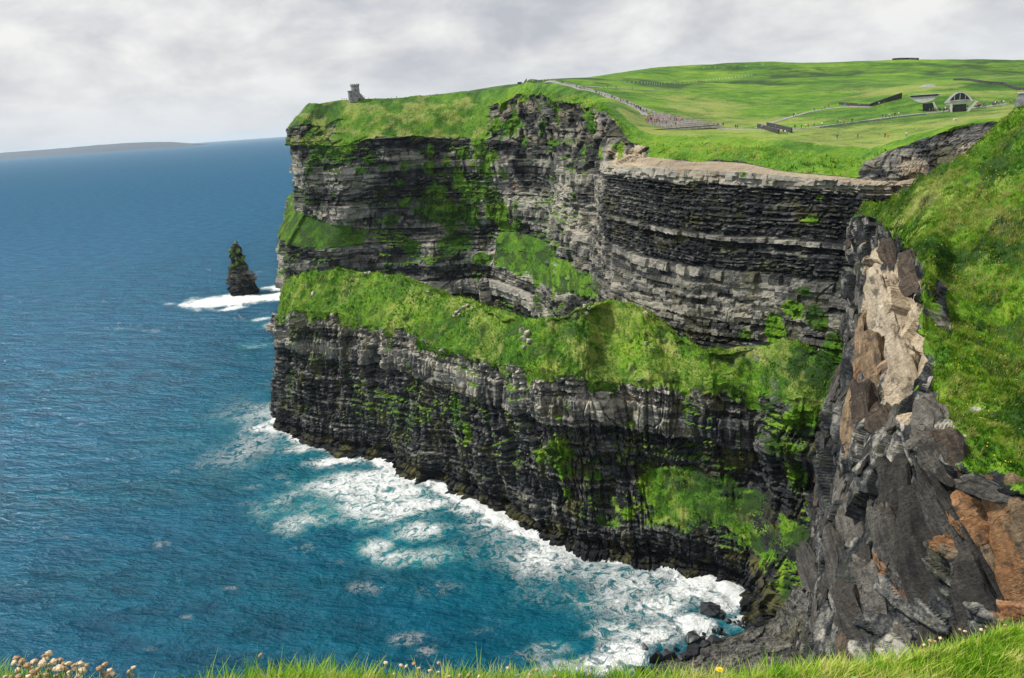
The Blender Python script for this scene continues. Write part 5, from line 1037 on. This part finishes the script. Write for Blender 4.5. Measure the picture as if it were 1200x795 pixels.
for x,y in [(537,200),(567,180),(595,212),(558,220),(575,240),(605,232)]: thrift(x/4.615,740+y/4.615,2.1+pr.uniform(-.04,.04),3.6,'beige dried thrift head in the small group right of the dense clump','dried thrift in the small group')
for x,y in [(722,197),(697,218),(715,235)]: thrift(x/4.615,740+y/4.615,2.15,3.0,'beige dried thrift head in the farthest right trio of the bottom left','dried thrift trio')
thrift(305,768,2.3,3.2,'single pale thrift head standing in the grass at lower left of centre',None)
for x,y in [(470,780),(485,778),(452,777),(514,777),(504,786),(514,788),(491,783),(476,781),(539,792),(549,791),(561,793),(526,793),(462,790)]: thrift(x,y,2.35+pr.uniform(-.05,.05),2.6,'pale thrift head in the loose group at bottom centre','thrift at bottom centre')
for x,y in [(595,783),(629,785),(604,792),(621,791),(690,790),(650,793)]: thrift(x,y,2.45,2.6,'pale thrift head right of the bottom centre group','thrift right of bottom centre')
for x,y in [(1096,752),(1083,756),(1090,751),(1125,738),(1156,735),(1102,748),(1178,733),(1131,740),(1034,762),(1150,738)]: thrift(x,y,3.25,2.2,'tiny pale seed head on the top edge of the grass at bottom right','seed heads at bottom right')
# ---- dandelion
h=aty(843,785,2.6); z=bank_z(h[0],h[1]-.02); z=min(z,h[2]-.02); t=root('dandelion',(h[0],h[1]-.02,z),0,'bright yellow dandelion in the grass at bottom right of centre','flower')
part('stem',stem_mesh((0,.02,h[2]-z),r=.0016),M['stem'],t); ym=simple('yellow_petal',(.85,.62,.02),.7,.15,60)
bm=bmesh.new()
for ring,(n,l,e) in enumerate([(16,.013,.15),(14,.010,.5),(10,.007,.9)]):
    for i in range(n):
        a=6.283*i/n+ring*.2; d=Vector((math.cos(a)*math.cos(e),math.sin(a)*math.cos(e),math.sin(e))); s=Vector((-math.sin(a),math.cos(a),0))*.0022; vs=[bm.verts.new(c) for c in (-s*.6,s*.6,d*l+s,d*l*1.12,d*l-s)]; bm.faces.new(vs)
me=bpy.data.meshes.new('petals'); bm.to_mesh(me); bm.free(); part('petals',me,ym,t,(0,.02,h[2]-z))
# ---- broad-leaved plant
h=aty(1003,792,2.85); z=bank_z(h[0],h[1]); t=root('dock_plant',(h[0],h[1],z-.01),0,'broad-leaved pale green plant in the foreground grass at bottom right','plant'); lm_=simple('broad_leaf',(.16,.30,.07),.6,.2,30)
for i,(a,l,e) in enumerate([(2.8,.075,.55),(1.9,.085,.8),(.9,.075,.7),(.2,.07,.5),(3.6,.06,.4),(1.4,.06,1.1)]):
    bm=bmesh.new(); L=[]
    for k in range(7):
        tt=k/6; w_=.021*math.sin(math.pi*min(1,tt*.92+.08))**.8; x=l*tt; zc_=l*tt*math.tan(e)*.7*(1-.45*tt); L.append([bm.verts.new((x,s*w_,zc_+abs(s)*w_*.35)) for s in(-1,0,1)])
    for A_,B_ in zip(L[:-1],L[1:]):
        for j in(0,1): bm.faces.new((A_[j],A_[j+1],B_[j+1],B_[j]))
    me=bpy.data.meshes.new('leaf'); bm.to_mesh(me); bm.free(); me.polygons.foreach_set('use_smooth',[True]*len(me.polygons)); part('leaf',me,lm_,t,(0,0,.015),a)
# ---- flowers dotted over the headland turf
def dots(name,count,size,col,label,wfn):
    p,nn=scatter(NEARP,NEARV,NEARN,count,rng,.6,weight=wfn); n=len(p); s=size*rng.uniform(.6,1.3,n); base=np.array([[1,0,0],[-.5,.87,0],[-.5,-.87,0],[0,0,.7]])
    V=p[:,None,:]+base[None]*s[:,None,None]+np.array([0,0,.42]); Fc=np.arange(n)[:,None,None]*4+np.array([[0,1,3],[1,2,3],[2,0,3]]); me=npmesh(name,V.reshape(-1,3),Fc.reshape(-1,3),False); tag(link(name,me,simple(name+'_petal',col,.8,.1,5)),label,None,None,'stuff')
fl=sstep(fbm(NEARP[...,0]/7,NEARP[...,1]/7,0*NEARP[...,0],971,3),.5,.62)*(150/dn)**1.2
dots('yellow_flowers',420,.15,(.80,.60,.02),'yellow flowers dotted over the headland grass',fl)
dots('white_flowers',420,.11,(.72,.70,.62),'tiny white flowers dotted over the headland grass',(150/dn)**1.2)
# ================================================================ haze: one closed box of even thin air
bm=bmesh.new(); bmesh.ops.create_cube(bm,size=1.0)
for q in bm.verts: q.co=Vector((q.co.x*130000,q.co.y*130000,(q.co.z+.5)*330-7))
me=bpy.data.meshes.new('haze'); bm.to_mesh(me); bm.free()
hm=bpy.data.materials.new('haze_air'); hm.use_nodes=True; N=NT(hm.node_tree); N.n.clear()
pv=N.new('ShaderNodeVolumePrincipled'); pv.inputs['Color'].default_value=(.78,.90,1.,1); pv.inputs['Density'].default_value=1.5e-5; pv.inputs['Anisotropy'].default_value=.2
ou=N.new('ShaderNodeOutputMaterial'); N.l.new(pv.outputs[0],ou.inputs['Volume'])
o=link('haze',me,hm); tag(o,'thin pale sea haze',None,None,'stuff')
if False: print('TRIS',sum(len(o.data.loop_triangles) or sum(len(q.vertices)-2 for q in o.data.polygons) for o in C.objects if o.type=='MESH'))
